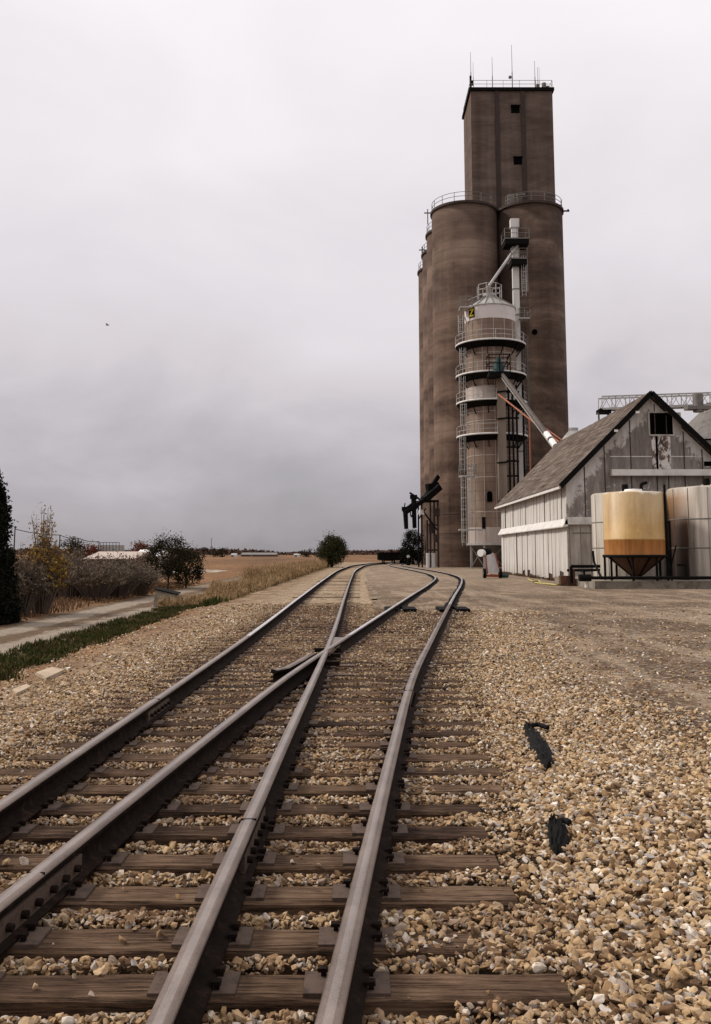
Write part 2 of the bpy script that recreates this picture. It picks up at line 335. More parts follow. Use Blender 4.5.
# ------------------------------------------------------------------ mesh helpers
class MB:
    def __init__(s): s.v = []; s.f = []; s.m = []; s.sm = []
    def add(s, vs, fs, mi=0, smooth=False):
        o = len(s.v); s.v += [tuple(v) for v in vs]
        for f in fs: s.f.append(tuple(i+o for i in f)); s.m.append(mi); s.sm.append(smooth)
        return s
    def box(s, x0, x1, y0, y1, z0, z1, mi=0):
        return s.add([(x0,y0,z0),(x1,y0,z0),(x1,y1,z0),(x0,y1,z0),(x0,y0,z1),(x1,y0,z1),(x1,y1,z1),(x0,y1,z1)],
                     [(0,3,2,1),(4,5,6,7),(0,1,5,4),(1,2,6,5),(2,3,7,6),(3,0,4,7)], mi)
    def bar(s, p, q, w, h=None, mi=0, up=(0, 0, 1)):
        p, q = Vector(p), Vector(q); h = h or w; d = (q-p)
        if d.length < 1e-6: return s
        d.normalize(); u = Vector(up)
        if abs(d.dot(u)) > .97: u = Vector((0, 1, 0))
        r = d.cross(u).normalized(); u = r.cross(d)
        vs = [c + r*a*w/2 + u*b_*h/2 for c in (p, q) for a, b_ in ((-1,-1),(1,-1),(1,1),(-1,1))]
        return s.add(vs, [(0,1,2,3),(7,6,5,4),(0,4,5,1),(1,5,6,2),(2,6,7,3),(3,7,4,0)], mi)
    def cyl(s, p, q, r0, r1=None, n=12, caps=True, mi=0, smooth=True):
        p, q = Vector(p), Vector(q); r1 = r0 if r1 is None else r1; d = (q-p).normalized()
        u = Vector((0,0,1)) if abs(d.z) < .95 else Vector((1,0,0))
        a = d.cross(u).normalized(); b_ = a.cross(d)
        vs = []
        for c, r in ((p, r0), (q, r1)):
            for i in range(n):
                t = 2*math.pi*i/n; vs.append(c + (a*math.cos(t)+b_*math.sin(t))*r)
        s.add(vs, [(i, (i+1) % n, n+(i+1) % n, n+i) for i in range(n)], mi, smooth)
        if caps:
            s.add(vs[:n], [tuple(range(n))[::-1]], mi); s.add(vs[n:], [tuple(range(n))], mi)
        return s
    def lathe(s, cx, cy, prof, n=48, mi=0, smooth=True, close=False):
        vs = [(cx+r*math.cos(2*math.pi*i/n), cy+r*math.sin(2*math.pi*i/n), z) for r, z in prof for i in range(n)]
        fs = []
        for k in range(len(prof)-1):
            for i in range(n): fs.append((k*n+i, k*n+(i+1) % n, (k+1)*n+(i+1) % n, (k+1)*n+i))
        s.add(vs, fs, mi, smooth)
        if prof[0][0] > 0.001: s.add(vs[:n], [tuple(range(n))[::-1]], mi)
        if prof[-1][0] > 0.001: s.add(vs[-n:], [tuple(range(n))], mi)
        return s
    def tube(s, pts, r, n=8, mi=0):
        for a, b_ in zip(pts[:-1], pts[1:]): s.cyl(a, b_, r, r, n, True, mi)
        return s
    def build(s, name, mats, parent=None, origin=None):
        if not isinstance(mats, (list, tuple)): mats = [mats]
        me = bpy.data.meshes.new(name); o = bpy.data.objects.new(name, me); COL.objects.link(o)
        if parent is not None:
            org = wloc(parent); o.parent = parent
        else:
            if origin is None:
                a = np.array(s.v); origin = (float(a[:,0].min()+a[:,0].max())/2, float(a[:,1].min()+a[:,1].max())/2, float(a[:,2].min()))
            org = Vector(origin); o.location = org
        me.from_pydata([(x-org[0], y-org[1], z-org[2]) for x, y, z in s.v], [], s.f)
        me.polygons.foreach_set('material_index', s.m); me.polygons.foreach_set('use_smooth', s.sm)
        for m_ in mats: me.materials.append(M[m_] if isinstance(m_, str) else m_)
        me.update(); return o
def wloc(o):
    v = Vector(o.location)
    while o.parent: o = o.parent; v = v + Vector(o.location)
    return v
def tag(o, label=None, cat=None, group=None, kind=None):
    if label: o['label'] = label
    if cat: o['category'] = cat
    if group: o['group'] = group
    if kind: o['kind'] = kind
    return o
def empty(name, loc, label, cat, group=None):
    o = bpy.data.objects.new(name, None); COL.objects.link(o); o.location = loc; o.empty_display_size = .3
    return tag(o, label, cat, group)
ONES = ['zeroth','first','second','third','fourth','fifth','sixth','seventh','eighth','ninth','tenth','eleventh','twelfth','thirteenth','fourteenth','fifteenth','sixteenth','seventeenth','eighteenth','nineteenth']
TENS = {20:'twenty', 30:'thirty', 40:'forty', 50:'fifty', 60:'sixty', 70:'seventy', 80:'eighty', 90:'ninety'}
TH_ = {20:'twentieth', 30:'thirtieth', 40:'fortieth', 50:'fiftieth', 60:'sixtieth', 70:'seventieth', 80:'eightieth', 90:'ninetieth'}
def ordw(n):
    if n < 20: return ONES[n]
    if n >= 100: return 'hundred and ' + ordw(n-100) if n > 100 else 'hundredth'
    return TH_[n] if n % 10 == 0 else TENS[n//10*10] + '-' + ONES[n % 10]

# ------------------------------------------------------------------ track layout (plan, metres)
def spline(pts):
    P = sorted((y, x) for y, x in pts); ys = np.array([p[0] for p in P]); xs = np.array([p[1] for p in P])
    m = np.gradient(xs, ys)
    def f(y):
        y = np.asarray(y, float); i = np.clip(np.searchsorted(ys, y)-1, 0, len(ys)-2)
        h = ys[i+1]-ys[i]; t = (y-ys[i])/h
        return ((2*t**3-3*t**2+1)*xs[i] + (t**3-2*t**2+t)*h*m[i] + (-2*t**3+3*t**2)*xs[i+1] + (t**3-t**2)*h*m[i+1])
    return f
MAIN = spline([(-6,-1.44),(3,-1.38),(15,-1.19),(30,-1.13),(55,-1.0),(80,-.72),(95,-.25),(111,.45),(125,1.9),(140,4.0),(166,8.8),(200,17),(260,36),(420,100)])
SIDE = spline([(-6,-1.55),(0,-1.12),(3,-.85),(7,-.48),(10.8,-.10),(16,.57),(22,1.37),(33,2.85),(41,3.95),(48,4.85),(53,5.42),(57,5.75),(63,6.0),(70,6.02),(80,5.80),(92,5.3),(107,4.95),(120,5.2),(140,8.0),(160,12)])
HALF = .755
def rails_at(y): return [float(MAIN(y))-HALF, float(SIDE(y))-HALF, float(MAIN(y))+HALF, float(SIDE(y))+HALF]

# tie rows (distance along the track)
ties = [gnd(460, p, 0).y for p in (985.5, 938.5, 893.5, 860, 830.6, 808, 788, 771)]
ties = [ties[0]-.49-.49, ties[0]-.49] + ties
while ties[-1] < 29: ties.append(ties[-1] + .49 + random.uniform(-.012, .012))
ties = np.array(ties)
TW = .21   # tie width
def smooth(t): t = np.clip(t, 0, 1); return t*t*(3-2*t)
def vnoise(x, y, s, seed=0):
    return (np.sin(x*s*1.3+seed)*np.cos(y*s*.9+seed*2) + .6*np.sin(x*s*2.7+y*s*1.9+seed*3) + .35*np.sin(y*s*5.1-x*s*3.3+seed))/2
def corridor(x, y):
    """1 inside the band of ties, 0 outside."""
    dm = np.abs(x-MAIN(y)); ds = np.abs(x-SIDE(y)); lo = MAIN(y)-1.5; hi = SIDE(y)+1.5
    both = (y < 20) & (x > lo) & (x < hi)
    d = np.where(both, 0, np.minimum(dm, ds)-1.45)
    return smooth(1-np.clip(d, 0, .4)/.4)
def gz(x, y):
    x = np.asarray(x, float); y = np.asarray(y, float)
    c = corridor(x, np.clip(y, -5, 400))
    z = -.125*c*smooth((34-y)/10) - .035*c*smooth((y-24)/10)
    z = z + .02*vnoise(x, y, 1.1) * (1-c)
    z = z - .32*smooth((-4.2-x)/2.2)*smooth((260-y)/80)
    z = z - .02*(1-c)
    return z

# ------------------------------------------------------------------ ground sheets
def sheet(name, xs, ys, zf, mat, mask=None, lift=0, label=None, kind='structure', wall=None):
    X, Y = np.meshgrid(xs, ys); Z = zf(X, Y) + lift
    nx, ny = len(xs), len(ys)
    idx = np.arange(nx*ny).reshape(ny, nx)
    q = np.stack([idx[:-1, :-1], idx[:-1, 1:], idx[1:, 1:], idx[1:, :-1]], -1).reshape(-1, 4)
    if mask is not None:
        cxm = (X[:-1, :-1]+X[1:, 1:])/2; cym = (Y[:-1, :-1]+Y[1:, 1:])/2
        q = q[mask(cxm, cym).reshape(-1)]
    me = bpy.data.meshes.new(name); o = bpy.data.objects.new(name, me); COL.objects.link(o)
    V = np.stack([X, Y, Z], -1).reshape(-1, 3)
    used = np.unique(q); re = np.full(len(V), -1); re[used] = np.arange(len(used))
    me.from_pydata(V[used].tolist(), [], re[q].tolist()); me.materials.append(M[mat])
    me.polygons.foreach_set('use_smooth', [True]*len(me.polygons)); me.update()
    tag(o, label, None, None, kind); return o
def lines(*segs):
    out_ = []
    for a, b_, st in segs: out_ += list(np.arange(a, b_, st))
    return np.array(sorted(set(np.round(out_, 4))))
gx = lines((-4000,-400,600), (-400,-60,34), (-60,-14,3), (-14,16,.22), (16,60,3), (60,400,34), (400,4600,600))
gy = lines((-60,-2,8), (-2,40,.3), (40,130,1.5), (130,400,12), (400,6500,500))
sheet('ground', gx, gy, gz, 'ground')
# the packed-dirt yard right of the siding and over the crossing
def yard_mask(x, y):
    wob = .55*vnoise(x, y, .8, 3) + .35*vnoise(x, y, 2.3, 5)
    edge = 1.55 + np.where(y < 26, (26-y)*.03, 0)
    right = (x - SIDE(np.clip(y, -5, 150)) > edge + wob) & (y > 3) & (x > 2.0)
    cross = (y > 26.5 + .5*vnoise(x, y, 1.5, 9)) & (x > MAIN(np.clip(y, -5, 400)) + 1.7 + .3*wob) & (y < 168 + 6*vnoise(x, y, .2, 2))
    return right & (y < 190) | cross
def yard_z(x, y):
    z = gz(x, y)
    ds = np.abs(x-SIDE(np.clip(y, -5, 150)))
    return np.maximum(z, np.where(y > 26, -.02 + .075*smooth((y-26)/2)*smooth((3-ds)/1.5), z))
yx = lines((-1,14,.22), (14,60,2)); yy = lines((3,60,.3), (60,190,1.6))
sheet('yard', yx, yy, yard_z, 'yard', yard_mask, .006)
# limestone farm track at the left with its weedy middle
def rc(y): return -8.3 + .25*np.sin(y*.05) - .4*smooth((30-y)/15)*0 
def road_mask(x, y): return (np.abs(x-rc(y)) < 1.75 + .12*vnoise(x, y, 2.0, 1)) & (y < 110)
sheet('farm_track', lines((-13,-5,.15)), lines((2,60,.4), (60,212,2)), gz, 'road', road_mask, .006)
sheet('pale_drive', lines((-24,-10.5,.3)), lines((30,60,.5)), gz, 'pale',
      lambda x, y: ((x+15.3)/2.6)**2 + ((y-47)/5.0)**2 < 1+.3*vnoise(x, y, 1, 2), .006)
sheet('pale_pond_bank', lines((-32,-8,.5)), lines((80,125,1.2)), gz, 'pale',
      lambda x, y: ((x+18.5)/4.2)**2 + ((y-100)/9.0)**2 < 1+.3*vnoise(x, y, .5, 2), .006)

# ------------------------------------------------------------------ rails
PROF = [(-.078,0),(.078,0),(.078,.011),(.018,.030),(.010,.055),(.010,.110),(.043,.124),(.0445,.150),(.038,.160),(.016,.1655),(-.016,.1655),(-.038,.160),(-.0445,.150),(-.043,.124),(-.010,.110),(-.010,.055),(-.018,.030),(-.078,.011)]
def make_rail(cfun, off, y0, y1, z0, label, shine=None, split=None):
    ys = []; y = y0
    while y < y1: ys.append(y); y += .5 if y < 70 else 2.5
    ys.append(y1); ys = np.array(ys); c = cfun(ys); dx = np.gradient(c, ys)
    mb = MB(); n = len(PROF); vs = []
    for yy_, cc, d in zip(ys, c, dx):
        t = Vector((d, 1)).normalized(); nx_, ny_ = t.y, -t.x
        for u, zz in PROF: vs.append((cc+nx_*(off+u), yy_+ny_*(off+u), z0+zz))
    mb.v = vs
    for k in range(len(ys)-1):
        for i in range(n):
            j = (i+1) % n; mb.f.append((k*n+i, k*n+j, (k+1)*n+j, (k+1)*n+i))
            top = 8 <= i <= 10
            edge_ = i in (7, 11)
            mi = 0
            if top or edge_: mi = 1
            if i == 9: mi = 3
            if shine and top and ys[k] > shine: mi = 2
            mb.m.append(mi); mb.sm.append(True)
    mb.f.append(tuple(range(n))); mb.m.append(0); mb.sm.append(False)
    mb.f.append(tuple(range((len(ys)-1)*n, len(ys)*n))[::-1]); mb.m.append(0); mb.sm.append(False)
    o = mb.build('rail', ['rail', 'railtop', 'railshine', 'railband'], None, (0, 0, 0))
    tag(o, label, 'rail', 'running rails of the two tracks'); return o
RZ = .014
r1 = make_rail(MAIN, -HALF, -1.5, 400, RZ, 'far left rail of the main track, curving off past the round tree', shine=16)
r2 = make_rail(SIDE, -HALF, -1.5, 150, RZ+.003, 'rail that starts at the left edge and crosses the frog towards the elevator', shine=16)
r3 = make_rail(MAIN, HALF, -1.5, 400, RZ, 'rail running from the bottom edge through the frog to the main track', shine=70)
r4 = make_rail(SIDE, HALF, -1.5, 150, RZ, 'rightmost rail, worn brown head, curving towards the grain elevator', shine=26)
def joint(rail, cfun, off, y):
    c = float(cfun(y)); d = float(cfun(y+.1)-cfun(y-.1))/.2; dr = Vector((d, 1, 0)).normalized(); nr = Vector((dr.y, -dr.x, 0))
    for s_ in (-1, 1):
        base = Vector((c, y, RZ+.066)) + nr*(off+s_*.027)
        mb = MB(); mb.bar(base-dr*.45, base+dr*.45, .032, .085, up=(0, 0, 1)); j = mb.build('joint_bar', 'plate', rail)
        for k in (-.36, -.22, -.08, .08, .22, .36):
            p = base+dr*k; MB().cyl(p, p+nr*s_*.045, .018, n=6).build('bolt', 'rail', j)
    g = Vector((c, y, RZ+.161)) + nr*off
    mb = MB(); mb.bar(g-nr*.043, g+nr*.043, .007, .0125, up=(0, 0, 1)); mb.build('joint_gap', 'hole', rail)
joint(r3, MAIN, HALF, gnd(248, 820, .17).y); joint(r4, SIDE, HALF, gnd(410, 690, .17).y)
joint(r2, SIDE, -HALF, gnd(30, 880, .17).y); joint(r1, MAIN, -HALF, gnd(168, 700, .17).y)

# frog
FY = 13.6; fx = float(MAIN(FY))+HALF
ys_ = np.linspace(9, 20, 400); k = int(np.argmin(np.abs((MAIN(ys_)+HALF)-(SIDE(ys_)-HALF)))); FY = float(ys_[k]); FX = float(MAIN(FY))+HALF
frog = empty('rail_frog', (FX, FY, 0), 'rusty frog casting where the two inner rails cross', 'rail frog')
def rail_piece(pts, name, parent, z0=RZ, mats=('rail', 'railtop')):
    mb = MB(); n = len(PROF)
    P_ = [Vector((*p, 0)) for p in pts]
    for i, p in enumerate(P_):
        t = (P_[min(i+1, len(P_)-1)]-P_[max(i-1, 0)]).normalized(); nr = Vector((t.y, -t.x, 0))
        for u, zz in PROF: q = p+nr*u; mb.v.append((q.x, q.y, z0+zz))
    for k_ in range(len(P_)-1):
        for i in range(n):
            mb.f.append((k_*n+i, k_*n+(i+1) % n, (k_+1)*n+(i+1) % n, (k_+1)*n+i)); mb.m.append(1 if 7 <= i <= 11 else 0); mb.sm.append(True)
    mb.f.append(tuple(range(n))); mb.m.append(0); mb.sm.append(False)
    mb.f.append(tuple(range((len(P_)-1)*n, len(P_)*n))[::-1]); mb.m.append(0); mb.sm.append(False)
    return mb.build(name, list(mats), parent)
L2 = lambda y: float(SIDE(y))-HALF
L3 = lambda y: float(MAIN(y))+HALF
rail_piece([(L2(FY-2.3)-.30, FY-2.3), (L2(FY-2.05)-.19, FY-2.05), (L2(FY-1.3)-.16, FY-1.3), (L2(FY-.35)-.15, FY-.35)], 'wing_rail', frog, RZ-.003)
mb = MB(); pts = [(L3(FY)-.03, FY-.1), (L3(FY)+.05, FY-.1), (L2(FY+2.3)-.03, FY+2.3), (L3(FY+2.3)+.03, FY+2.3)]
mb.add([(x, y, .10) for x, y in pts]+[(x, y, .160) for x, y in pts], [(0,3,2,1),(4,5,6,7),(0,1,5,4),(1,2,6,5),(2,3,7,6),(3,0,4,7)])
mb.build('frog_point', 'railtop', frog)
for dy in (-1.5, -.5, .45, 1.4):
    mb = MB(); mb.box(FX-.42, FX+.42, FY+dy-.10, FY+dy+.10, .002, .0165); mb.build('frog_plate', 'plate', frog)
for dy in (-.9, .1, .9):
    MB().bar((FX-.22, FY+dy, .085), (FX+.22, FY+dy, .085), .10, .06).build('filler_block', 'rail', frog)

# ------------------------------------------------------------------ ties
def tie_mesh(x0, x1, yc, ztop, skew):
    """hewn timber: slightly uneven edges, local frame at its middle"""
    n = max(3, int((x1-x0)/.22)); mb = MB(); hw = TW/2
    for i in range(n+1):
        x = x0+(x1-x0)*i/n
        j = lambda s_: random.uniform(-s_, s_)
        ys2 = yc + skew*(x-(x0+x1)/2)
        mb.v += [(x, ys2-hw+j(.006), ztop-.18), (x, ys2+hw+j(.006), ztop-.18), (x, ys2+hw+j(.006), ztop-.014+j(.004)),
                 (x, ys2+hw-.016+j(.004), ztop+j(.004)), (x, ys2-hw+.016+j(.004), ztop+j(.004)), (x, ys2-hw+j(.006), ztop-.014+j(.004))]
    for i in range(n):
        for k_ in range(6):
            a, b_ = i*6+k_, i*6+(k_+1) % 6; mb.f.append((a, a+6, b_+6, b_)); mb.m.append(0); mb.sm.append(False)
    mb.f.append((0,1,2,3,4,5)); mb.f.append(tuple(n*6+k_ for k_ in (5,4,3,2,1,0))); mb.m += [0, 0]; mb.sm += [False, False]
    return mb
def put_tie(x0, x1, yc, ztop, label, group, rails, near):
    cx_ = (x0+x1)/2
    e_ = empty('railroad_tie', (cx_, yc, ztop-.18), label, 'railroad tie', group)
    tie_mesh(x0, x1, yc, ztop, random.uniform(-.012, .012)).build('timber', 'tie', e_)
    for rx in rails:
        if rx < x0+.1 or rx > x1-.1: continue
        mb = MB(); mb.box(rx-.165, rx+.165, yc-.09, yc+.09, ztop-.012, ztop+.0125)
        p = mb.build('tie_plate', 'plate', e_)
        if near:
            for sx in (-1, 1):
                for sy in (-1, 1) if sx > 0 else (1,):
                    px_, py_ = rx+sx*.092, yc+sy*.055; mb = MB()
                    mb.box(px_-.010, px_+.010, py_-.010, py_+.010, ztop, ztop+.030)
                    mb.box(px_-.022, px_+.016, py_-.017, py_+.017, ztop+.030, ztop+.044)
                    mb.build('spike', 'rail', p)
right_end = {0: .8, 2: .86, 3: .50, 4: .60, 5: .56, 6: .58, 7: .62, 8: .80, 9: .70}
TIES = []
for i, y in enumerate(ties):
    rr = rails_at(y)
    if y < 21:
        xr_ = rr[3] + (right_end.get(i) or random.choice([.55, .6, .7, .75]))
        if i == 2: xr_ = gnd(566, 985, 0).x
        if i == 4: xr_ = gnd(514, 893, 0).x
        if i == 5: xr_ = gnd(497, 860, 0).x
        if i == 6: xr_ = gnd(486, 831, 0).x
        if i == 9: xr_ = gnd(499, 771, 0).x
        xl_ = rr[0] - random.choice([.5, .58, .65])
        put_tie(xl_, xr_, float(y), 0, 'long weathered tie across both tracks, %s from the bottom edge' % (ordw(i-1) if i > 1 else ('just under' if i == 1 else 'second below')) if i > 1 else
                ('weathered switch tie at the bottom edge of the photo' if i == 1 else 'weathered switch tie just below the photo edge'), 'switch ties under the turnout', rr, y < 9)
        TIES.append((xl_, xr_, float(y)))
    else:
        for nm, cf, lim in (('main', MAIN, 99), ('siding', SIDE, 27.0)):
            if y > lim: continue
            c = float(cf(y)); xl_, xr_ = c-1.28, c+1.28
            put_tie(xl_, xr_, float(y), -.004, 'short tie under the %s track past the frog, %s from the bottom' % (nm, ordw(i-1)),
                    'short ties beyond the frog', [c-HALF, c+HALF], False); TIES.append((xl_, xr_, float(y)))
i = len(ties); y = float(ties[-1])+.52
while y < 70:
    c = float(MAIN(y)); put_tie(c-1.28, c+1.28, y, float(gz(c, y))+random.uniform(-.02, .012), 'half buried tie under the main track, %s from the bottom edge' % ordw(i-1), 'short ties beyond the frog', [c-HALF, c+HALF], False)
    TIES.append((c-1.28, c+1.28, y)); i += 1; y += .53
# crossing planks where the dirt starts
for (px_, py_, lab) in ((0, 0, 0),): pass
for side_, lab in ((-HALF, 'left'), (HALF, 'right')):
    y = 26.9; c = float(SIDE(y))+side_
    mb = MB(); mb.box(c-.42, c-.09, y-1.3, y+.10, -.10, .085); mb.box(c+.09, c+.46, y-1.1, y+.14, -.10, .08)
    tag(mb.build('crossing_timber', 'black'), 'dark creosoted timber butted to the %s rail where the dirt crossing begins' % lab, 'crossing timber', 'timbers at the start of the crossing')

for side_, lab in ((-HALF, 'left'), (HALF, 'right')):
    mb = MB(); ys_f = np.arange(27.05, 66, .7); w_ = .17  # black strips added for the shade in the flangeway grooves
    P_f = [(float(SIDE(y))+side_, y) for y in ys_f]
    V_ = [(x+u*(w_+random.uniform(-.03, .05)), y, z) for x, y in P_f for u, z in ((-1, -.05), (-1, .066), (1, .066), (1, -.05))]
    F_ = [(k*4+i_, k*4+4+i_, k*4+4+(i_+1) % 4, k*4+(i_+1) % 4) for k in range(len(P_f)-1) for i_ in range(4)]
    mb.add(V_, F_+[(0, 1, 2, 3), tuple(len(V_)-1-q for q in range(4))]); tag(mb.build('flangeway_shade', 'black'), 'black strip for the shaded groove beside the %s siding rail through the dirt crossing' % lab, 'flangeway groove', 'dark strips along the rails in the crossing')

# ------------------------------------------------------------------ loose ballast (uncountable stone)
rockcol = bpy.data.collections.new('rock_shapes')
for k in range(7):
    bm = bmesh.new()
    rs = random.Random(k+3); sx, sy, sz = 1, rs.uniform(.62, .9), rs.uniform(.42, .66)
    for _ in range(13):
        v = Vector((rs.gauss(0,1), rs.gauss(0,1), rs.gauss(0,1))).normalized()*rs.uniform(.42, .56); bm.verts.new((v.x*sx, v.y*sy, v.z*sz))
    r_ = bmesh.ops.convex_hull(bm, input=bm.verts)
    bmesh.ops.delete(bm, geom=[v for v in bm.verts if not v.link_faces], context='VERTS')
    if k % 2: bmesh.ops.bevel(bm, geom=list(bm.edges), offset=.035, segments=1, affect='EDGES')
    me = bpy.data.meshes.new('rock'); bm.to_mesh(me); bm.free(); me.materials.append(M['stone'])
    rockcol.objects.link(bpy.data.objects.new('rock', me))
def scatter_pts():
    P_ = []; S_ = []
    def band(y0, y1, dens, xl, xr):
        W = max(xr(y1), xr(y0))-min(xl(y1), xl(y0)); n = int(W*(y1-y0)*dens)
        y = rng.uniform(y0, y1, n); x0 = np.minimum(xl(y), xl(y)); x = rng.uniform(min(xl(y0), xl(y1)), max(xr(y0), xr(y1)), n)
        k_ = (x > xl(y)) & (x < xr(y)); return x[k_], y[k_]
    XL = lambda y: -np.minimum(.47*y+1.2, 5.8+0*y); XR = lambda y: .47*y+1.4
    T = np.array(TIES); tys = ties
    TX1 = np.array([T[np.abs(T[:, 2]-q) < .02][:, 1].max() for q in tys]); TX0 = np.array([T[np.abs(T[:, 2]-q) < .02][:, 0].min() for q in tys])
    for (y0, y1, dens, sz) in ((1.8, 4.5, 1500, .043), (4.5, 8, 1400, .043), (8, 13, 1250, .045), (13, 19, 700, .050), (19, 30, 300, .058)):
        for lay in (0, 1):
            if lay == 1 and y0 > 14: continue
            x, y = band(y0, y1, dens*(1 if lay == 0 else .55), XL, XR)
            c = corridor(x, y); rr = np.stack([MAIN(y)-HALF, SIDE(y)-HALF, MAIN(y)+HALF, SIDE(y)+HALF])
            drail = np.min(np.abs(rr-x), 0)
            # position within the crib between two ties
            idx = np.clip(np.searchsorted(tys, y)-1, 0, len(tys)-2)
            d0 = y-tys[idx]; d1 = tys[idx+1]-y
            u = np.clip((d0-TW/2)/np.maximum(tys[idx+1]-tys[idx]-TW, .1), 0, 1)
            near_i = np.where(d0 < d1, idx, idx+1); x1t = TX1[near_i]; x0t = TX0[near_i]
            ontie = (np.minimum(d0, d1) < TW/2+.012) & (x < x1t+.01) & (x > x0t-.01)
            zc = .002 - .066*smooth((u-.45)/.5) + .014*vnoise(x, y, 3.1) + .004*smooth((y-6)/5)
            outer = (x > rr[3]+.42) | (x < rr[0]-.42)
            outer |= (x > x1t-.02)
            zc = np.where(outer, np.maximum(zc, -.012), zc)
            bury = .08 + vnoise(x, y, .9, 11) + vnoise(x*1.7, y, 2.3, 4)*.5 + .34*smooth((y-7)/8)
            buried = (bury > .62)
            # one tie is nearly buried right of the rightmost rail
            b2_ = (np.abs(y-ties[3]) < .22) & (x > rails_at(ties[3])[3]+.12) & ((x < .32) | (x > .60) | (rng.random(len(x)) < .35))
            zin = np.where(ontie, np.where(buried | b2_, .004, 9), zc)
            zin = np.where(buried & ~ontie, np.maximum(zin, -.02), zin)
            # a few stray stones lie on the tie tops
            stray = (zin > 5) & (rng.random(len(x)) < .018) & (drail > .2)
            zin = np.where(stray, .012, zin)
            zin = np.where((drail < .105) & (zin > -.05), -.06, zin)
            zout = gz(x, y) + .012
            # beyond the tie ends gravel lies about level with their tops
            z = np.where(c > .5, zin, np.where(c > .001, .002, zout))
            # ends of the ties outside: keep tops clear
            for (tx0, tx1, ty) in T[(T[:, 2] > y0-.3) & (T[:, 2] < y1+.3)]:
                k_ = (np.abs(y-ty) < TW/2+.02) & (x > tx0-.02) & (x < tx1+.02) & ~(c > .5)
                z[k_ & (rng.random(len(x)) < .93)] = 9
            far_t = y > 21
            keep = z < 5
            # thin towards the yard and over the shoulder
            yd = smooth((x-SIDE(y)-1.5-.9*smooth((12-y)/5))/2.2+.25*vnoise(x, y, 1.1, 8))*smooth((y-5.5)/4)
            keep &= rng.random(len(x)) > yd*.95
            keep &= rng.random(len(x)) > smooth((-2.75-x+.5*vnoise(x, y, 1.2, 3))/1.3)*.90*smooth((y-5)/5)
            keep &= ~((y > 26.5) & (x > MAIN(y)+1.5) & (rng.random(len(x)) < .85))
            x, y, z, c = x[keep], y[keep], z[keep], c[keep]
            s_ = sz*(1.0-.14*smooth((y-5)/5))*np.exp(rng.normal(-.03, .33, len(x)))*np.where(c > .5, .82, 1.08)
            s_ = np.clip(s_, .014, .088)*np.where(vnoise(x, y, .6, 6) > .55, .8, 1)
            z = z - (s_*.35 if lay else 0) + rng.uniform(-.008, .010, len(x))
            if lay: z = z-.012
            P_.append(np.stack([x, y, z], -1)); S_.append(s_)
    return np.concatenate(P_), np.concatenate(S_)
PP, SS = scatter_pts()
# larger pale stones on the left shoulder
def gravel_object(name, PP, SS, label):
    me = bpy.data.meshes.new(name); me.from_pydata(PP.tolist(), [], [])
    a = me.attributes.new('scl', 'FLOAT', 'POINT'); a.data.foreach_set('value', SS.astype(np.float32))
    a = me.attributes.new('rot', 'FLOAT_VECTOR', 'POINT')
    rot = np.stack([rng.normal(0, .45, len(SS)), rng.normal(0, .45, len(SS)), rng.uniform(0, 6.28, len(SS))], -1)
    a.data.foreach_set('vector', rot.astype(np.float32).ravel())
    a = me.attributes.new('pick', 'INT', 'POINT'); a.data.foreach_set('value', rng.integers(0, 7, len(SS)).astype(np.int32))
    me.materials.append(M['stone'])
    o = bpy.data.objects.new(name, me); COL.objects.link(o)
    ng = bpy.data.node_groups.new(name, 'GeometryNodeTree')
    ng.interface.new_socket('Geometry', in_out='INPUT', socket_type='NodeSocketGeometry'); ng.interface.new_socket('Geometry', in_out='OUTPUT', socket_type='NodeSocketGeometry')
    gi = ng.nodes.new('NodeGroupInput'); go = ng.nodes.new('NodeGroupOutput'); ip = ng.nodes.new('GeometryNodeInstanceOnPoints')
    ci = ng.nodes.new('GeometryNodeCollectionInfo'); ci.inputs[0].default_value = rockcol; ci.inputs['Separate Children'].default_value = True; ci.inputs['Reset Children'].default_value = True
    def na(nm, dt):
        n = ng.nodes.new('GeometryNodeInputNamedAttribute'); n.data_type = dt; n.inputs[0].default_value = nm
        return [s_ for s_ in n.outputs if s_.enabled and s_.name == 'Attribute'][0]
    l = ng.links.new
    l(gi.outputs[0], ip.inputs['Points']); l(ci.outputs[0], ip.inputs['Instance']); ip.inputs['Pick Instance'].default_value = True
    l(na('pick', 'INT'), ip.inputs['Instance Index']); l(na('scl', 'FLOAT'), ip.inputs['Scale'])
    l(na('rot', 'FLOAT_VECTOR'), ip.inputs['Rotation']); l(ip.outputs[0], go.inputs[0])
    md = o.modifiers.new('scatter', 'NODES'); md.node_group = ng
    tag(o, label, 'gravel', None, 'stuff'); return o
print('STONES', len(SS))
gravel_object('gravel', PP, SS, 'tan crushed limestone ballast between the ties and spread beside the track')

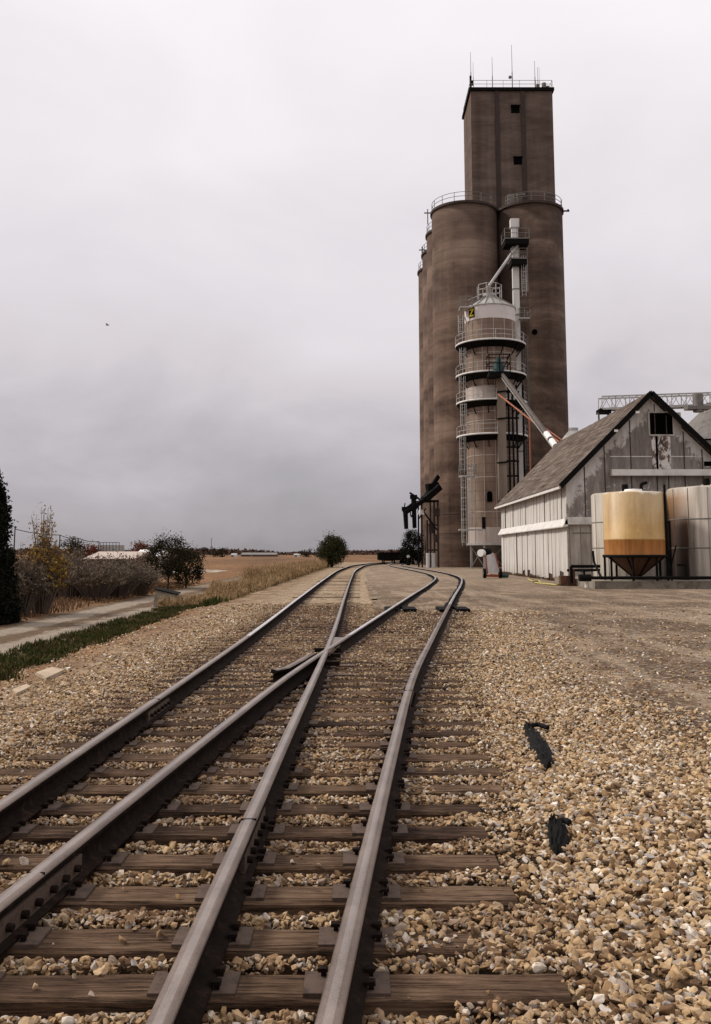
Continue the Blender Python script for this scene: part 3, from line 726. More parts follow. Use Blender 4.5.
# ------------------------------------------------------------------ grain elevator
EX, EY, SR = 9.72, 110.4, 4.14
ZT = zat(202.5, EY-SR)     # silo top
elev = empty('grain_elevator', (18, 118, 0), 'tall brown concrete grain elevator with round silos and a square headhouse', 'grain elevator')
def silo_mesh(cx_, cy_, top):
    mb = MB(); mb.lathe(cx_, cy_, [(SR, 0), (SR, top-.7), (SR+.0, top-.7), (SR, top)], 72); return mb
for col in (0, 1):
    for row in range(4):
        cx_ = EX+SR+col*2*SR; cy_ = EY+row*8.1
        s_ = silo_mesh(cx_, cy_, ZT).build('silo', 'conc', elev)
        mb = MB(); mb.lathe(cx_, cy_, [(SR+.18, ZT-.02), (SR+.18, ZT+.28)], 72); mb.build('roof_slab', 'darkgroove', s_)
        if row == 0:
            mb = MB()
            for zz in (6.2, 3.9): mb.lathe(cx_, cy_, [(SR+.015, zz), (SR+.03, zz+.03), (SR+.03, zz+.07), (SR+.015, zz+.1)], 72)
            mb.build('pour_joint', 'darkgroove', s_)
        mb = MB(); n = 30
        a0, a1 = (R(150), R(330)) if col == 0 else (R(215), R(395))
        if row: a0, a1 = (R(130), R(230)) if col == 0 else (R(-50), R(50))
        P1 = [(cx_+SR*.99*math.cos(a0+(a1-a0)*i_/n), cy_+SR*.99*math.sin(a0+(a1-a0)*i_/n)) for i_ in range(n+1)]
        for h_ in (.62, 1.15): mb.tube([(x, y, ZT+.28+h_) for x, y in P1], .035, 5)
        for q in P1[::4]: mb.cyl((*q, ZT+.28), (*q, ZT+1.45), .04, n=5)
        mb.build('railing', 'galv_dark', s_)
# fill wall between the two front silos
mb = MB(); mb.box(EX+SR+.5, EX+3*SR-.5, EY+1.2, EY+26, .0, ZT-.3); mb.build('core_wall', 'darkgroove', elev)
# headhouse
hy0, hy1 = 111.0, 118.6
hl = at(470.6, 91, hy0); hr = at(552.3, 91, hy0); zh = hl.z; xl, xr = hl.x, hr.x
head = MB().box(xl, xr, hy0, hy1, ZT-1, zh).build('headhouse', 'head', elev)
MB().box(xl-.22, xr+.22, hy0-.22, hy1+.22, zh, zh+.42).build('roof_slab', 'black', head)
for px_ in (498.5, 524.5):
    x = xat(px_, hy0, 50); mb = MB(); mb.box(x-.28, x+.28, hy0-.12, hy0+.1, ZT, zh-.01)
    mb.build('pilaster', 'darkgroove', head)
for px_, py_ in ((515.3, 109.5), (518, 161)):
    c = at(px_, py_, hy0); mb = MB(); mb.box(c.x-.55, c.x+.55, hy0-.06, hy0+.05, c.z-.48, c.z+.48); wd = mb.build('window', 'hole', head)
    mb = MB(); mb.box(c.x-.62, c.x+.62, hy0-.32, hy0-.05, c.z+.42, c.z+.52)
    for k in range(4): mb.box(c.x-.52, c.x+.52, hy0-.10, hy0-.065, c.z-.38+k*.22, c.z-.32+k*.22)
    mb.build('louvre', 'black', wd)
mb = MB()
for (a, b_) in (((xl,hy0),(xr,hy0)), ((xl,hy0),(xl,hy1)), ((xr,hy0),(xr,hy1)), ((xl,hy1),(xr,hy1))):
    for h_ in (.55, 1.05): mb.cyl((*a, zh+.42+h_), (*b_, zh+.42+h_), .035, n=5)
    for k in range(6):
        x = a[0]+(b_[0]-a[0])*k/5; y = a[1]+(b_[1]-a[1])*k/5; mb.cyl((x,y,zh+.4), (x,y,zh+1.5), .035, n=5)
mb.build('railing', 'galv', head)
for px_, ptop, rad, dep in ((470.5, 52, .05, 0.2), (473, 62, .035, .4), (492, 57, .05, 1), (511.5, 45, .055, 1.5), (534.5, 61, .05, .5), (537.5, 67, .045, .8), (539, 67, .03, 1.1)):
    y = hy0+dep; t_ = at(px_, ptop, y); mb = MB(); mb.cyl((t_.x, y, zh+.4), (t_.x, y, t_.z*.45+(zh+.4)*.55), rad*1.25, n=5); mb.cyl((t_.x, y, t_.z*.45+(zh+.4)*.55), t_, rad*.75, rad*.5, n=5)
    if px_ == 511.5:
        a = at(510, 77.5, y); mb.cyl(a, a+Vector((0, -.12, 0)), .22, n=10)
    mb.build('antenna', 'galv_dark', head)
c = at(470.5, 76, hy0+.1); mb = MB(); mb.cyl((c.x, c.y, zh+.4), c, .14, n=8); mb.box(c.x-.05, c.x+.35, c.y-.1, c.y+.1, c.z-1.3, c.z-.7); mb.build('mast_box', 'black', head)
c = at(544, 87, hy0+.4); mb = MB(); mb.cyl((c.x, c.y, zh+.4), (c.x, c.y, c.z+.5), .3, n=10); mb.cyl((c.x+.5, c.y, zh+.4), (c.x+.5, c.y, c.z+.1), .2, n=8); mb.box(c.x-1.0, c.x-.6, c.y-.2, c.y+.2, zh+.42, zh+1.1)
mb.build('roof_vent', 'galv_dark', head)
c = at(512, 193, EY-2.6); mb = MB(); mb.box(c.x-.5, c.x+.3, c.y, c.y+.6, ZT+.28, ZT+1.7); mb.bar(c+Vector((.5,0,-.3)), c+Vector((1.6,0,-.2)), .3, .25); mb.build('roof_hatch', 'galv_dark', elev)
# little arms that stick out past the roof line
a = at(561, 211, EY-1.5); mb = MB(); mb.bar(a, a+Vector((1.05, 0, 0)), .14, .16); mb.cyl(a+Vector((.9,0,-.02)), a+Vector((.9,0,.2)), .12, n=8); mb.build('light_arm', 'black', elev)
for (px_, py_, Y_) in ((430, 213, EY+1), (424, 250, EY+17)):
    a = at(px_, py_, Y_); mb = MB(); mb.bar(a+Vector((.6,0,0)), a-Vector((.75,0,0)), .13); mb.bar(a-Vector((.3,0,1.5)), a-Vector((.3,0,-.5)), .12); mb.build('light_arm', 'galv_dark', elev)
# small dark openings on the silo walls
for px_, py_, cx_ in ((534.5, 331, EX+3*SR), (437.5, 487, EX+SR)):
    t_ = at(px_, py_, EY-SR+.1); dx = t_.x-cx_; yy_ = EY-math.sqrt(max(SR**2-dx*dx, .1)); t_ = at(px_, py_, yy_); mb = MB(); mb.cyl((t_.x, yy_-.12, t_.z-.12), (t_.x, yy_+.4, t_.z-.12), .34, n=12); mb.build('vent_opening', 'hole', elev)

# ------------------------------------------------------------------ tower dryer
DY = 100.0; DR = 2.83; DX = xat(491.2, DY, 20)
dry = empty('tower_dryer', (DX, DY, 0), 'slim round tan grain dryer ringed with catwalks in front of the silos', 'grain dryer')
zy = lambda p, Y_=DY-DR: zat(p, Y_)
zb, z_b2 = zy(543), zy(317.5)
body = MB().lathe(DX, DY, [(DR, zb), (DR, z_b2)], 56).build('body', 'dryer', dry)
MB().lathe(DX, DY, [(DR+.03, zy(317.5)), (DR+.03, zy(303.5))], 56).build('white_band', 'dryerwhite', dry)
zr = zy(303.5); za = zat(297.5, DY)
rf = MB().lathe(DX, DY, [(DR+.15, zr-.03), (DR+.15, zr+.05), (.75, za), (.75, za+.35), (.3, za+.4)], 20, smooth=False).build('cone_roof', 'galv', dry)
mb = MB()
for i_ in range(20):
    a = 2*math.pi*i_/20; mb.bar((DX+(DR+.1)*math.cos(a), DY+(DR+.1)*math.sin(a), zr+.1), (DX+.8*math.cos(a), DY+.8*math.sin(a), za+.05), .06, .09)
mb.build('roof_rib', 'galv_dark', rf)
for a_, b_ in ((385, 397), (527, 543)):
    MB().lathe(DX, DY, [(DR+.03, zy(b_)), (DR+.03, zy(a_))], 56).build('pale_band', 'dryerlight', dry)
mb = MB()
for pz in (352, 411, 420, 455, 477, 512): mb.lathe(DX, DY, [(DR+.02, zy(pz)), (DR+.035, zy(pz)+.04), (DR+.02, zy(pz)+.08)], 56)
for i_ in range(14):
    a = 2*math.pi*i_/14+.2; x, y = DX+(DR+.02)*math.cos(a), DY+(DR+.02)*math.sin(a); mb.bar((x, y, zb), (x, y, z_b2), .07)
mb.build('panel_seam', 'dryerlight', body)
RO = 3.92
def ring(pz, name='catwalk'):
    z = zat(pz, DY-RO)
    mb = MB(); n = 48
    mb.lathe(DX, DY, [(DR+.04, z-.10), (RO, z-.10), (RO, z), (DR+.04, z)], n, smooth=False)
    r_ = mb.build(name, 'black', dry)
    mb = MB(); mb.lathe(DX, DY, [(RO+.005, z-.09), (RO+.05, z-.09), (RO+.05, z+.10), (RO+.005, z+.10)], n); mb.lathe(DX, DY, [(RO+.005, z-.091), (RO+.004, z+.101)], n); mb.build('kick_plate', 'whitesteel', r_)
    mb = MB(); mb.lathe(DX, DY, [(RO-.01, z-.13), (DR+.05, z-.62), (DR+.05, z-.15)], n, smooth=False); mb.build('shade_skirt', 'black', r_)  # black skirt added to deepen the shaded underside of the catwalk
    mb = MB(); ring_ = [(DX+RO*math.cos(2*math.pi*i_/n), DY+RO*math.sin(2*math.pi*i_/n)) for i_ in range(n+1)]
    for h_ in (.55, 1.1): mb.tube([(x, y, z+h_) for x, y in ring_], .032, 5)
    for q in ring_[::4]: mb.cyl((*q, z), (*q, z+1.12), .04, n=5)
    mb.build('railing', 'galv', r_)
    mb = MB()
    for i_ in range(12):
        a = 2*math.pi*(i_+.5)/12; c_, s2 = math.cos(a), math.sin(a)
        mb.bar((DX+(RO-.15)*c_, DY+(RO-.15)*s2, z-.14), (DX+(DR+.03)*c_, DY+(DR+.03)*s2, z-1.35), .09)
    mb.build('bracket', 'black', r_); return z
rz = [ring(p) for p in (338.5, 370.5, 398.5, 433)]
# top platform railing and the small platform on the left of the white band
mb = MB(); n = 8; z = za+.05
rp_ = [(DX+1.4*math.cos(2*math.pi*i_/n+.4), DY+1.4*math.sin(2*math.pi*i_/n+.4)) for i_ in range(n+1)]
for h_ in (.1, .7, 1.3): mb.tube([(x, y, z+h_) for x, y in rp_], .035, 5)
for q in rp_[:-1]: mb.cyl((*q, z-.5), (*q, z+1.3), .05, n=5)
mb.build('roof_railing', 'galv', dry)
def platform(parent, x0, x1, y0, y1, z, m1='galv', rail=True, name='platform', mr_='galv_dark'):
    p = MB().box(x0, x1, y0, y1, z-.14, z).build(name, m1, parent)
    if rail:
        mb = MB()
        for h_ in (.55, 1.1):
            for a, b_ in (((x0,y0),(x1,y0)), ((x1,y0),(x1,y1)), ((x1,y1),(x0,y1)), ((x0,y1),(x0,y0))): mb.cyl((*a, z+h_), (*b_, z+h_), .035, n=5)
        for q in ((x0,y0),(x1,y0),(x1,y1),(x0,y1),((x0+x1)/2,y0)): mb.cyl((*q, z), (*q, z+1.12), .045, n=5)
        mb.build('railing', mr_, p)
    return p
a = at(459, 309, DY-1); b_ = at(471, 309, DY-1); pl = platform(dry, a.x, b_.x, DY-2.2, DY-.5, a.z)
mb = MB(); mb.bar((a.x+.2, DY-1.4, a.z-.1), (DX-DR+.1, DY-1.0, a.z-1.7), .1); mb.bar((DX-1.1, DY-.8, za+.1), (b_.x-.3, DY-1.2, a.z+1.0), .09); mb.build('brace', 'galv', pl)
def cage(parent, x, y, z0, z1, w_=.5, m_='galv', cg=True):
    l_ = MB(); l_.bar((x-.22, y, z0), (x-.22, y, z1), .06); l_.bar((x+.22, y, z0), (x+.22, y, z1), .06)
    z = z0+.2
    while z < z1: l_.bar((x-.22, y, z), (x+.22, y, z), .035); z += .45
    lo = l_.build('ladder', m_, parent)
    if cg:
        mb = MB(); z = z0+.4
        hoop = lambda zz: [(x+.36*math.cos(t), y-.40+.40*math.sin(t), zz) for t in np.linspace(math.pi*-.0-.3, -math.pi+.3, 7)]
        while z <= z1+.1: mb.tube(hoop(z), .03, 4); z += 1.15
        for k in (0, 2, 4, 6): mb.cyl(hoop(z0+.4)[k], hoop(z1)[k], .022, n=4)
        mb.build('ladder_cage', m_, lo)
lx = xat(462.3, 97.6, 15)
for p0, p1, dxx in ((337, 316, 0), (369, 349, .1), (397, 377, 0), (430, 404, .1), (474, 437, -.05)):
    cage(dry, lx+dxx, 97.6, zat(p0, 97.6), zat(p1, 97.6))
p2 = at(462, 475.5, 96.2); platform(dry, xat(460, 96.2, 10), xat(475.5, 96.2, 10), 95.7, 97.3, p2.z)
cage(dry, xat(464, 95.6, 6), 95.6, zat(546, 95.6), p2.z-.1, cg=True)
cage(dry, xat(471.5, 96, 6), 96.0, zat(527, 96), p2.z+1.2, cg=True)
p3z = zat(529, 95.7); platform(dry, xat(459.5, 95.7, 5), xat(484, 95.7, 5), 95.2, 97.0, p3z, rail=False)
mb = MB(); mb.box(xat(482, 95.3, 5), xat(485.5, 95.3, 5), 95.25, 95.4, zat(529.5, 95.3), zat(517, 95.3)); mb.build('control_panel', 'black', dry)
t_ = at(489.8, 497.5, DY-DR); mb = MB(); mb.cyl((t_.x, DY-DR-.05, t_.z+.42), (t_.x, DY-DR+.3, t_.z+.42), .27, n=12); mb.box(t_.x-.27, t_.x+.27, DY-DR-.052, DY-DR+.3, t_.z-.45, t_.z+.42); mb.build('inspection_hatch', 'hole', dry)
# legs and hopper bottom
lb = empty('support_frame', (0, 0, 0), None, None); lb.parent = dry; lb.location = (0, 0, 0)
COL.objects.unlink(lb); bpy.data.objects.remove(lb)
for i_ in range(8):
    a = 2*math.pi*(i_+.3)/8; x, y = DX+2.7*math.cos(a), DY+2.7*math.sin(a); mb = MB(); mb.bar((x, y, 0), (x, y, zb), .2); mb.build('leg', 'galv', dry)
mb = MB(); mb.lathe(DX, DY, [(3.0, zb-.22), (3.0, zb)], 32); mb.build('base_ring', 'galv', dry)
mb = MB()
for i_ in range(8):
    a = 2*math.pi*(i_+.3)/8; a2 = 2*math.pi*(i_+1.3)/8
    p_ = lambda t, z: (DX+2.7*math.cos(t), DY+2.7*math.sin(t), z)
    mb.bar(p_(a, .1), p_(a2, zb-.3), .07); mb.bar(p_(a2, .1), p_(a, zb-.3), .07)
mb.build('cross_brace', 'galv_dark', dry)
mb = MB(); mb.lathe(DX, DY, [(.4, .7), (2.3, zb-.1)], 28, smooth=False); mb.build('hopper_bottom', 'galv_dark', dry)
# company letter sign on the white band
c = at(472.8, 311, DY-DR*.87); ang = math.asin(max(-1, min(1, (c.x-DX)/DR)))
sg = empty('sign_pivot', (0, 0, 0), None, None); bpy.data.objects.remove(sg)
def on_wall(u, z, out_): t = ang+u/DR; return (DX+(DR+out_)*math.sin(t), DY-(DR+out_)*math.cos(t), c.z+z)
def patch(us, out0, out1, mat, name, parent):
    mb = MB(); n = len(us); mb.add([on_wall(u, z, out1) for u, z in us]+[on_wall(u, z, out0) for u, z in us], [tuple(range(n))]+[(i_, (i_+1) % n, n+(i_+1) % n, n+i_)[::-1] for i_ in range(n)])
    return mb.build(name, mat, parent)
s0 = patch([(-.42,-.58), (.42,-.58), (.42,.58), (-.42,.58)], .03, .08, 'black', 'letter_sign', dry)
patch([(-.30,.42),(-.30,.26),(.10,.26),(-.30,-.28),(-.30,-.44),(.30,-.44),(.30,-.28),(-.08,-.28),(.30,.26),(.30,.42)][::-1], .082, .11, 'yellow', 'letter', s0)
# burner box with motor half way up
q0 = at(488.5, 377, 95.2); q1 = at(509, 355.5, 95.2)
bx = platform(dry, q0.x, q1.x, 94.6, 96.4, q0.z+.5, 'black', False, 'motor_platform')
MB().box(q0.x, q1.x, 94.58, 96.42, q0.z, q0.z+.36).build('platform_skirt', 'black', bx)
mb = MB(); ztop_ = q1.z
for x in (q0.x, (q0.x+q1.x)/2, q1.x):
    for y in (94.6, 96.4): mb.bar((x, y, q0.z+.4), (x, y, ztop_), .09)
for y in (94.6, 96.4):
    for z in (ztop_, (q0.z+.5+ztop_)/2): mb.bar((q0.x, y, z), (q1.x, y, z), .09)
for x in (q0.x, q1.x):
    for z in (ztop_, (q0.z+.5+ztop_)/2): mb.bar((x, 94.6, z), (x, 96.4, z), .09)
mb.bar((q1.x-.9, 94.6, q0.z+.5), (q1.x, 94.6, ztop_), .09)
mb.build('platform_frame', 'black', bx)
xm = xat(499, 95.5, 20); mb = MB(); mb.cyl((xm, 95.5, q0.z+.5), (xm, 95.5, q0.z+1.6), .62, .55, n=16); mb.cyl((xm, 95.5, q0.z+1.6), (xm, 95.5, q0.z+2.15), .3, n=12); mb.build('motor', 'teal', bx)
# tan duct, pipes with their rungs
dxl, dxr = xat(497.6, 96.3, 15), xat(505.6, 96.3, 15)
MB().box(dxl, dxr, 96.0, 97.0, zat(500, 96), q0.z-.01).build('air_duct', 'tan', dry)
mb = MB()
for px_ in (509, 513, 517, 523.5):
    x = xat(px_, 96.2, 15); mb.cyl((x, 96.2, 1), (x, 96.2, zat(385, 96.2)), .11, n=6)
for py_ in (392, 418, 447, 461, 476, 492): mb.bar(at(506, py_, 96.1), at(519, py_, 96.1), .12, .2)
for py_ in (391, 418, 462): mb.bar(at(497, py_+1, 95.9), at(510, py_-.5, 95.9), .12, .16)
mb.build('pipe_rack', 'black', dry)

# ------------------------------------------------------------------ bucket elevator leg
LY = 101.6
leg = empty('bucket_elevator', (xat(517, LY, 15), LY, 0), 'tall white bucket elevator leg with two small platforms beside the dryer', 'bucket elevator')
tx = lambda px_, z: xat(px_, LY, z)
zt = zat(228, LY); zb_ = 0
xa = tx(516.6, 28)
mb = MB(); mb.box(xa-.36, xa+.36, LY-.3, LY+.3, zb_, zt); mb.build('casing', 'whitesteel', leg)
mb = MB(); mb.box(xa-.5, xa+.5, LY-.4, LY+.4, zt, zat(219.5, LY)); mb.build('head_cover', 'whitesteel', leg)
zz = [zat(p, LY) for p in (268, 290, 316, 345, 372, 406, 440, 452)]
mb = MB()
for z in zz: mb.box(xa-.40, xa+.40, LY-.34, LY+.34, z, z+.12)
mb.build('joint_flange', 'galv_dark', leg)
for x0, x1, pz in ((504.5, 529, 238), (511, 527, 258)):
    z = zat(pz, LY-1); p = platform(leg, xat(x0, LY-1, z), xat(x1, LY-1, z), LY-1.2, LY+1.1, z, 'galv_dark')
    MB().box(xat(x0, LY-1, z)+.05, xat(x1, LY-1, z)-.05, LY-1.22, LY+1.0, z-.75, z-.15).build('platform_beam', 'black', p)
    p['label'] = 'upper platform' if pz == 238 else 'lower platform'
z = zat(318, LY-.6); platform(leg, xat(519, LY-.6, z), xat(529.5, LY-.6, z), LY-.9, LY+.4, z)
cage(leg, xat(524.5, LY-.3, 30), LY-.3, zat(297, LY), zat(258, LY)); cage(leg, xat(526, LY-.3, 20), LY-.3, zat(470, LY), zat(338, LY), m_='galv_dark')
sp0 = at(518.3, 244, LY-.5); sp1 = Vector((DX-.15, DY-.6, za+1.15))
mb = MB(); mb.cyl(sp0, sp1, .17, n=12); mb.cyl(sp1, (DX, DY-.1, za+.2), .22, n=12); mb.build('spout', 'galv', leg)

# ------------------------------------------------------------------ conveyor and auger from the dryer to the barn
M['tube'] = simple('dull_brown_steel_tube', (.085, .066, .055), sc=2, rough=.6, c2=(.04, .03, .025))
tr = empty('grain_conveyor', tuple(at(503, 380, 95)), 'dark sloping grain conveyor running from the dryer down to the barn roof', 'conveyor')
p0 = at(502, 374, 94.9); p1 = at(560, 452, 78)
mb = MB(); mb.cyl(p0, p1, .21, n=10); mb.build('tube', 'tube', tr)
mb = MB(); o_ = Vector((-.15, -.3, -.42)); mb.bar(p0+o_, p1+o_, .08); mb.build('truss_rod', 'galv', tr)
d_ = (p1-p0)
mb = MB(); a = p0+d_*.80; b_ = p0+d_*.86; mb.cyl(a, b_, .29, n=10); a = p0+d_*.88; b_ = p0+d_*.94; mb.cyl(a, b_, .29, n=10); mb.build('white_coupling', 'whiteplastic', tr)
og = empty('orange_auger', tuple(at(498, 395, 94.6)), 'thin orange pipe sloping from the dryer to the barn roof, below the conveyor', 'auger pipe')
q0_ = at(498.5, 394.5, 94.4); q1_ = at(564, 446, 78.5)
mb = MB(); mb.cyl(q0_, q1_, .09, n=8); mb.build('pipe', 'orange', og)
mb = MB(); mb.cyl(q0_+(q1_-q0_)*.55+Vector((0,0,.2)), q1_+Vector((.2,0,.25)), .06, n=6); mb.build('return_pipe', 'orange', og)
m_ = q0_+(q1_-q0_)*.52
mb = MB(); mb.cyl(m_, (m_.x, m_.y, 0), .07, n=6); mb.build('support_pole', 'orange', og)

# ------------------------------------------------------------------ rail loading spouts by the siding
ls = empty('loading_chute', (8.6, 104, 0), 'black rail car loading chute hanging over the siding left of the silos', 'loading chute')
a = at(439, 487, 104.2); m1_ = at(424, 500, 103.2); b_ = at(404.5, 513, 102)
mb = MB(); mb.bar(a, m1_, .9, .7); mb.bar(m1_, b_, .55, .45); mb.build('sloping_trough', 'black', ls)
for x0, y0, y1 in ((405.3, 510, 529), (413.6, 498, 528)):
    t_ = at(x0, y0, 102.4); u_ = at(x0+1, y1, 102.4); mb = MB(); mb.cyl(t_, u_, .30, .24, n=10); mb.box(t_.x-.4, t_.x+.4, t_.y-.3, t_.y+.3, t_.z-.1, t_.z+.35); mb.build('drop_spout', 'black', ls)
mb = MB(); t_ = at(414, 497, 102.6); mb.bar(t_+Vector((-.5,0,.5)), t_+Vector((.7,0,-.3)), .2); mb.bar(at(405, 503, 102.4), at(404, 511, 102.4), .12); mb.bar(at(412, 494, 102.4), at(416, 500, 102.4), .2); mb.bar(at(409, 506, 102.6), at(418, 497, 103), .14); mb.bar(at(404, 509.5, 102.2), at(412, 504, 102.5), .3, .2); mb.bar(at(410.5, 507, 102.5), at(410.5, 516, 102.5), .12); mb.build('winch', 'black', ls)
mb = MB(); mb.bar(at(424, 499, 103.6), at(438.5, 476, 105), .22, .5); mb.bar(at(427, 488, 104), at(438, 486, 105), .5, .9); mb.build('head_frame', 'black', ls)
mb = MB()
mb.bar(at(415, 502, 104), at(438.5, 501, 104), .25)
for px_ in (418.3, 421.7): t_ = at(px_, 502, 104); mb.bar((t_.x, 104, 0), (t_.x, 104, t_.z), .16)
mb.bar(at(418, 520, 104), at(426, 508, 104), .14); mb.bar(at(423, 511, 104), at(437, 530, 104), .18); mb.bar(at(411, 517, 103), at(418, 506, 104), .12)
mb.build('support_frame', 'black', ls)
mb = MB(); t_ = at(421, 512, 103.6); mb.cyl((t_.x, 103.6, t_.z-.3), (t_.x, 103.6, t_.z+.25), .42, .25, n=12); mb.build('lamp_hood', 'whitesteel', ls)
mb = MB(); mb.box(at(419, 1, 106).x, at(426.5, 1, 106).x, 106, 107.6, 0, zat(521, 106)); 
for k, (px_, py0) in enumerate(((427.5, 553), (433.5, 553))): pass
mb = MB()
for px_, py_ in ((430, 487), (434, 500), (437.7, 500), (427, 520)): t_ = at(px_, py_, 105); mb.cyl((t_.x, 105, 0), (t_.x, 105, t_.z), .12, n=6)
for py_ in (501, 525, 550): mb.bar(at(427, py_, 104.9), at(439, py_, 104.9), .12, .2)
for px_, py_ in ((437, 513), (436.5, 539), (431, 530)): t_ = at(px_, py_, 104.7); mb.box(t_.x-.25, t_.x+.3, 104.5, 104.9, t_.z-.4, t_.z+.5)
mb.build('pipe_rack', 'darkgroove', ls)
for px_ in (427.8, 433.3):
    t_ = at(px_, 553, 103.8); mb = MB(); mb.cyl((t_.x, 103.8, 0), (t_.x, 103.8, t_.z), .24, n=10)
    tag(mb.build('bollard', 'whitesteel'), 'white steel guard post at the foot of the silos, %s of two' % ('left' if px_ < 430 else 'right'), 'guard post', 'guard posts by the silos')

# ------------------------------------------------------------------ barn
by0, by1 = 52.0, 75.5; bw = 5.02; bxl, bxr = BX-bw, BX+bw; ez = BRZ-bw
barn = empty('barn', (BX, by0, 0), 'weathered grey and white gabled barn with a shingle roof', 'barn')
# gable wall pentagon, upper (weathered) and lower (whiter)
bandz = zat(521, by0)
mb = MB(); th_ = .16
ring5 = [(bxl, bandz), (bxr, bandz), (bxr, ez), (BX, BRZ-.02), (bxl, ez)]
mb.add([(x, by0, z) for x, z in ring5]+[(x, by0+th_, z) for x, z in ring5], [(0,1,2,3,4), (9,8,7,6,5)]+[(i_, 5+i_, 5+(i_+1) % 5, (i_+1) % 5) for i_ in range(5)])
gw = mb.build('gable_wall', 'gable', barn)
lw = MB().box(bxl, bxr, by0+.01, by0+th_, .12, bandz-.002).build('lower_wall', 'gablelow', barn)
mb = MB()
for px_ in (584.5, 605, 631.5, 657, 668.5, 685, 703): x = xat(px_, by0, 6); mb.box(x-.03, x+.03, by0-.02, by0+.02, bandz+.2, BRZ-abs(x-BX)-.15)
mb.build('sheet_seam', 'darkgroove', gw)
mb = MB(); z = zat(456.5, by0); mb.box(xat(610, by0, z), xat(656, by0, z), by0-.015, by0+.02, z-.025, z+.025); mb.box(xat(669, by0, z), xat(705, by0, z), by0-.015, by0+.02, z-.025, z+.025); mb.build('sheet_lap', 'barntrim', gw)
mb = MB()
for px_ in (570, 581, 591): x = xat(px_, by0, 2); mb.box(x-.02, x+.02, by0-.012, by0+.02, .3, bandz-.3)
z = zat(533, by0); mb.box(xat(573, by0, 2), xat(596, by0, 2), by0-.014, by0+.02, z-.03, z+.03)
mb.build('sheet_seam', 'block', lw)
# loft opening and peeling door below it
c0 = at(650, 434.5, by0); c1 = at(672, 413, by0)
wn = MB().box(c0.x, c1.x, by0-.012, by0+.1, c0.z, c1.z).build('loft_window', 'hole', barn)
mb = MB(); fr = .09
mb.box(c0.x-fr, c0.x, by0-.06, by0+.05, c0.z-fr, c1.z+fr); mb.box(c1.x, c1.x+.5, by0-.03, by0+.04, c0.z, c1.z+fr*.4); mb.box(c0.x, c1.x, by0-.06, by0+.05, c1.z, c1.z+fr); mb.box(c0.x, c1.x+.1, by0-.06, by0+.05, c0.z-fr, c0.z)
mb.build('frame', 'gablelow', wn)
d0 = at(652.5, 469, by0); d1 = at(670, 436.5, by0)
def peel():
    b = NB('peeling_white_door'); P = b.geo.outputs['Position']; n = b.noise(P, (1.2, 1, .6), 2.4, 7, .75, .5)
    return b.fin(b.mix(b.mr(n, .50, .56), (.60, .56, .52), b.ramp(b.noise(P, (1, 1, 1), 3, 3), [(.4, (.06, .04, .03)), (.6, (.13, .07, .05))])), .8, 0, n, .3, .01)
M['peel'] = peel()
dr = MB().box(d0.x, d1.x, by0-.04, by0+.03, d0.z, d1.z).build('loft_door', 'peel', barn)
xm = xat(657, by0, 7); MB().box(xm-.06, xm+.06, by0-.055, by0-.035, d0.z, d1.z).build('door_gap', 'hole', dr)
x = xat(709, by0, 6); MB().box(x-.25, x+.25, by0-.03, by0+.03, zat(466, by0), zat(461.5, by0)).build('vent_opening', 'hole', barn)
# horizontal beam over the tanks
MB().box(xat(610.5, by0, 6), bxr+.2, by0-.38, by0-.01, zat(476, by0), zat(469.8, by0)).build('track_hood', 'barntrim', barn)
# flashing band round the corner
zb1 = bandz; mb = MB(); mb.box(bxl-.16, xat(593, by0, 3.5)+1.2, by0-.2, by0-.012, zb1-.20, zb1+.22); mb.build('flashing_band', 'barntrim', barn)
mb = MB()
mb.add([(bxl-.30, by0-.2, zb1-.30), (bxl-.30, by1, zb1-.30), (bxl-.02, by1, zb1+.16), (bxl-.02, by0-.2, zb1+.16), (bxl-.28, by0-.2, zb1-.36), (bxl-.28, by1, zb1-.36), (bxl+.02, by1, zb1-.3), (bxl+.02, by0-.2, zb1-.3)],
       [(3,2,1,0), (0,1,5,4), (4,5,6,7), (0,4,7,3), (1,2,6,5)])
mb.build('flashing_band', 'barntrim', barn)
# side wall: backing plus individual upright sheets, uneven at the foot
MB().box(bxl+.06, bxl+.2, by0+.2, by1, .05, ez-.02).build('wall_frame', 'darkgroove', barn)
for (z0_, z1_, nm) in ((zb1+.16, ez-.05, 'upper_siding'), (.0, zb1-.30, 'lower_siding')):
    mb = MB(); y = by0+.02; rs = random.Random(5 if z0_ else 9)
    while y < by1-.2:
        w_ = rs.uniform(.85, 1.5); y2 = min(y+w_, by1); foot = z0_ + (abs(rs.gauss(0, .12)) if z0_ < 1 else 0)
        tl = rs.uniform(-.012, .012); g = rs.choice([.03, .05, .08, .10])
        x_ = bxl + rs.uniform(-.03, .03)
        if z0_ < 1 and rs.random() < .18: foot += rs.uniform(.2, .5)
        q = [(x_-.02, y, foot), (x_, y2-g, foot+rs.uniform(-.08, .08)*(z0_ < 1)), (x_+.01, y2-g+tl, z1_), (x_, y+tl, z1_)]
        mb.add([(x, yy, zz_) for x, yy, zz_ in q]+[(x+.04, yy, zz_) for x, yy, zz_ in q], [(3,2,1,0), (4,5,6,7), (0,1,5,4), (1,2,6,5), (2,3,7,6), (3,0,4,7)])
        y = y2
    mb.build(nm, 'barnside', barn)
MB().box(bxr-.2, bxr, by0+.2, by1, .05, ez).build('side_wall', 'barnside', barn)
mb = MB(); mb.add([(x, by1, z) for x, z in [(bxl, 0), (bxr, 0), (bxr, ez), (BX, BRZ-.02), (bxl, ez)]], [(4,3,2,1,0)]); mb.build('rear_wall', 'gable', barn)
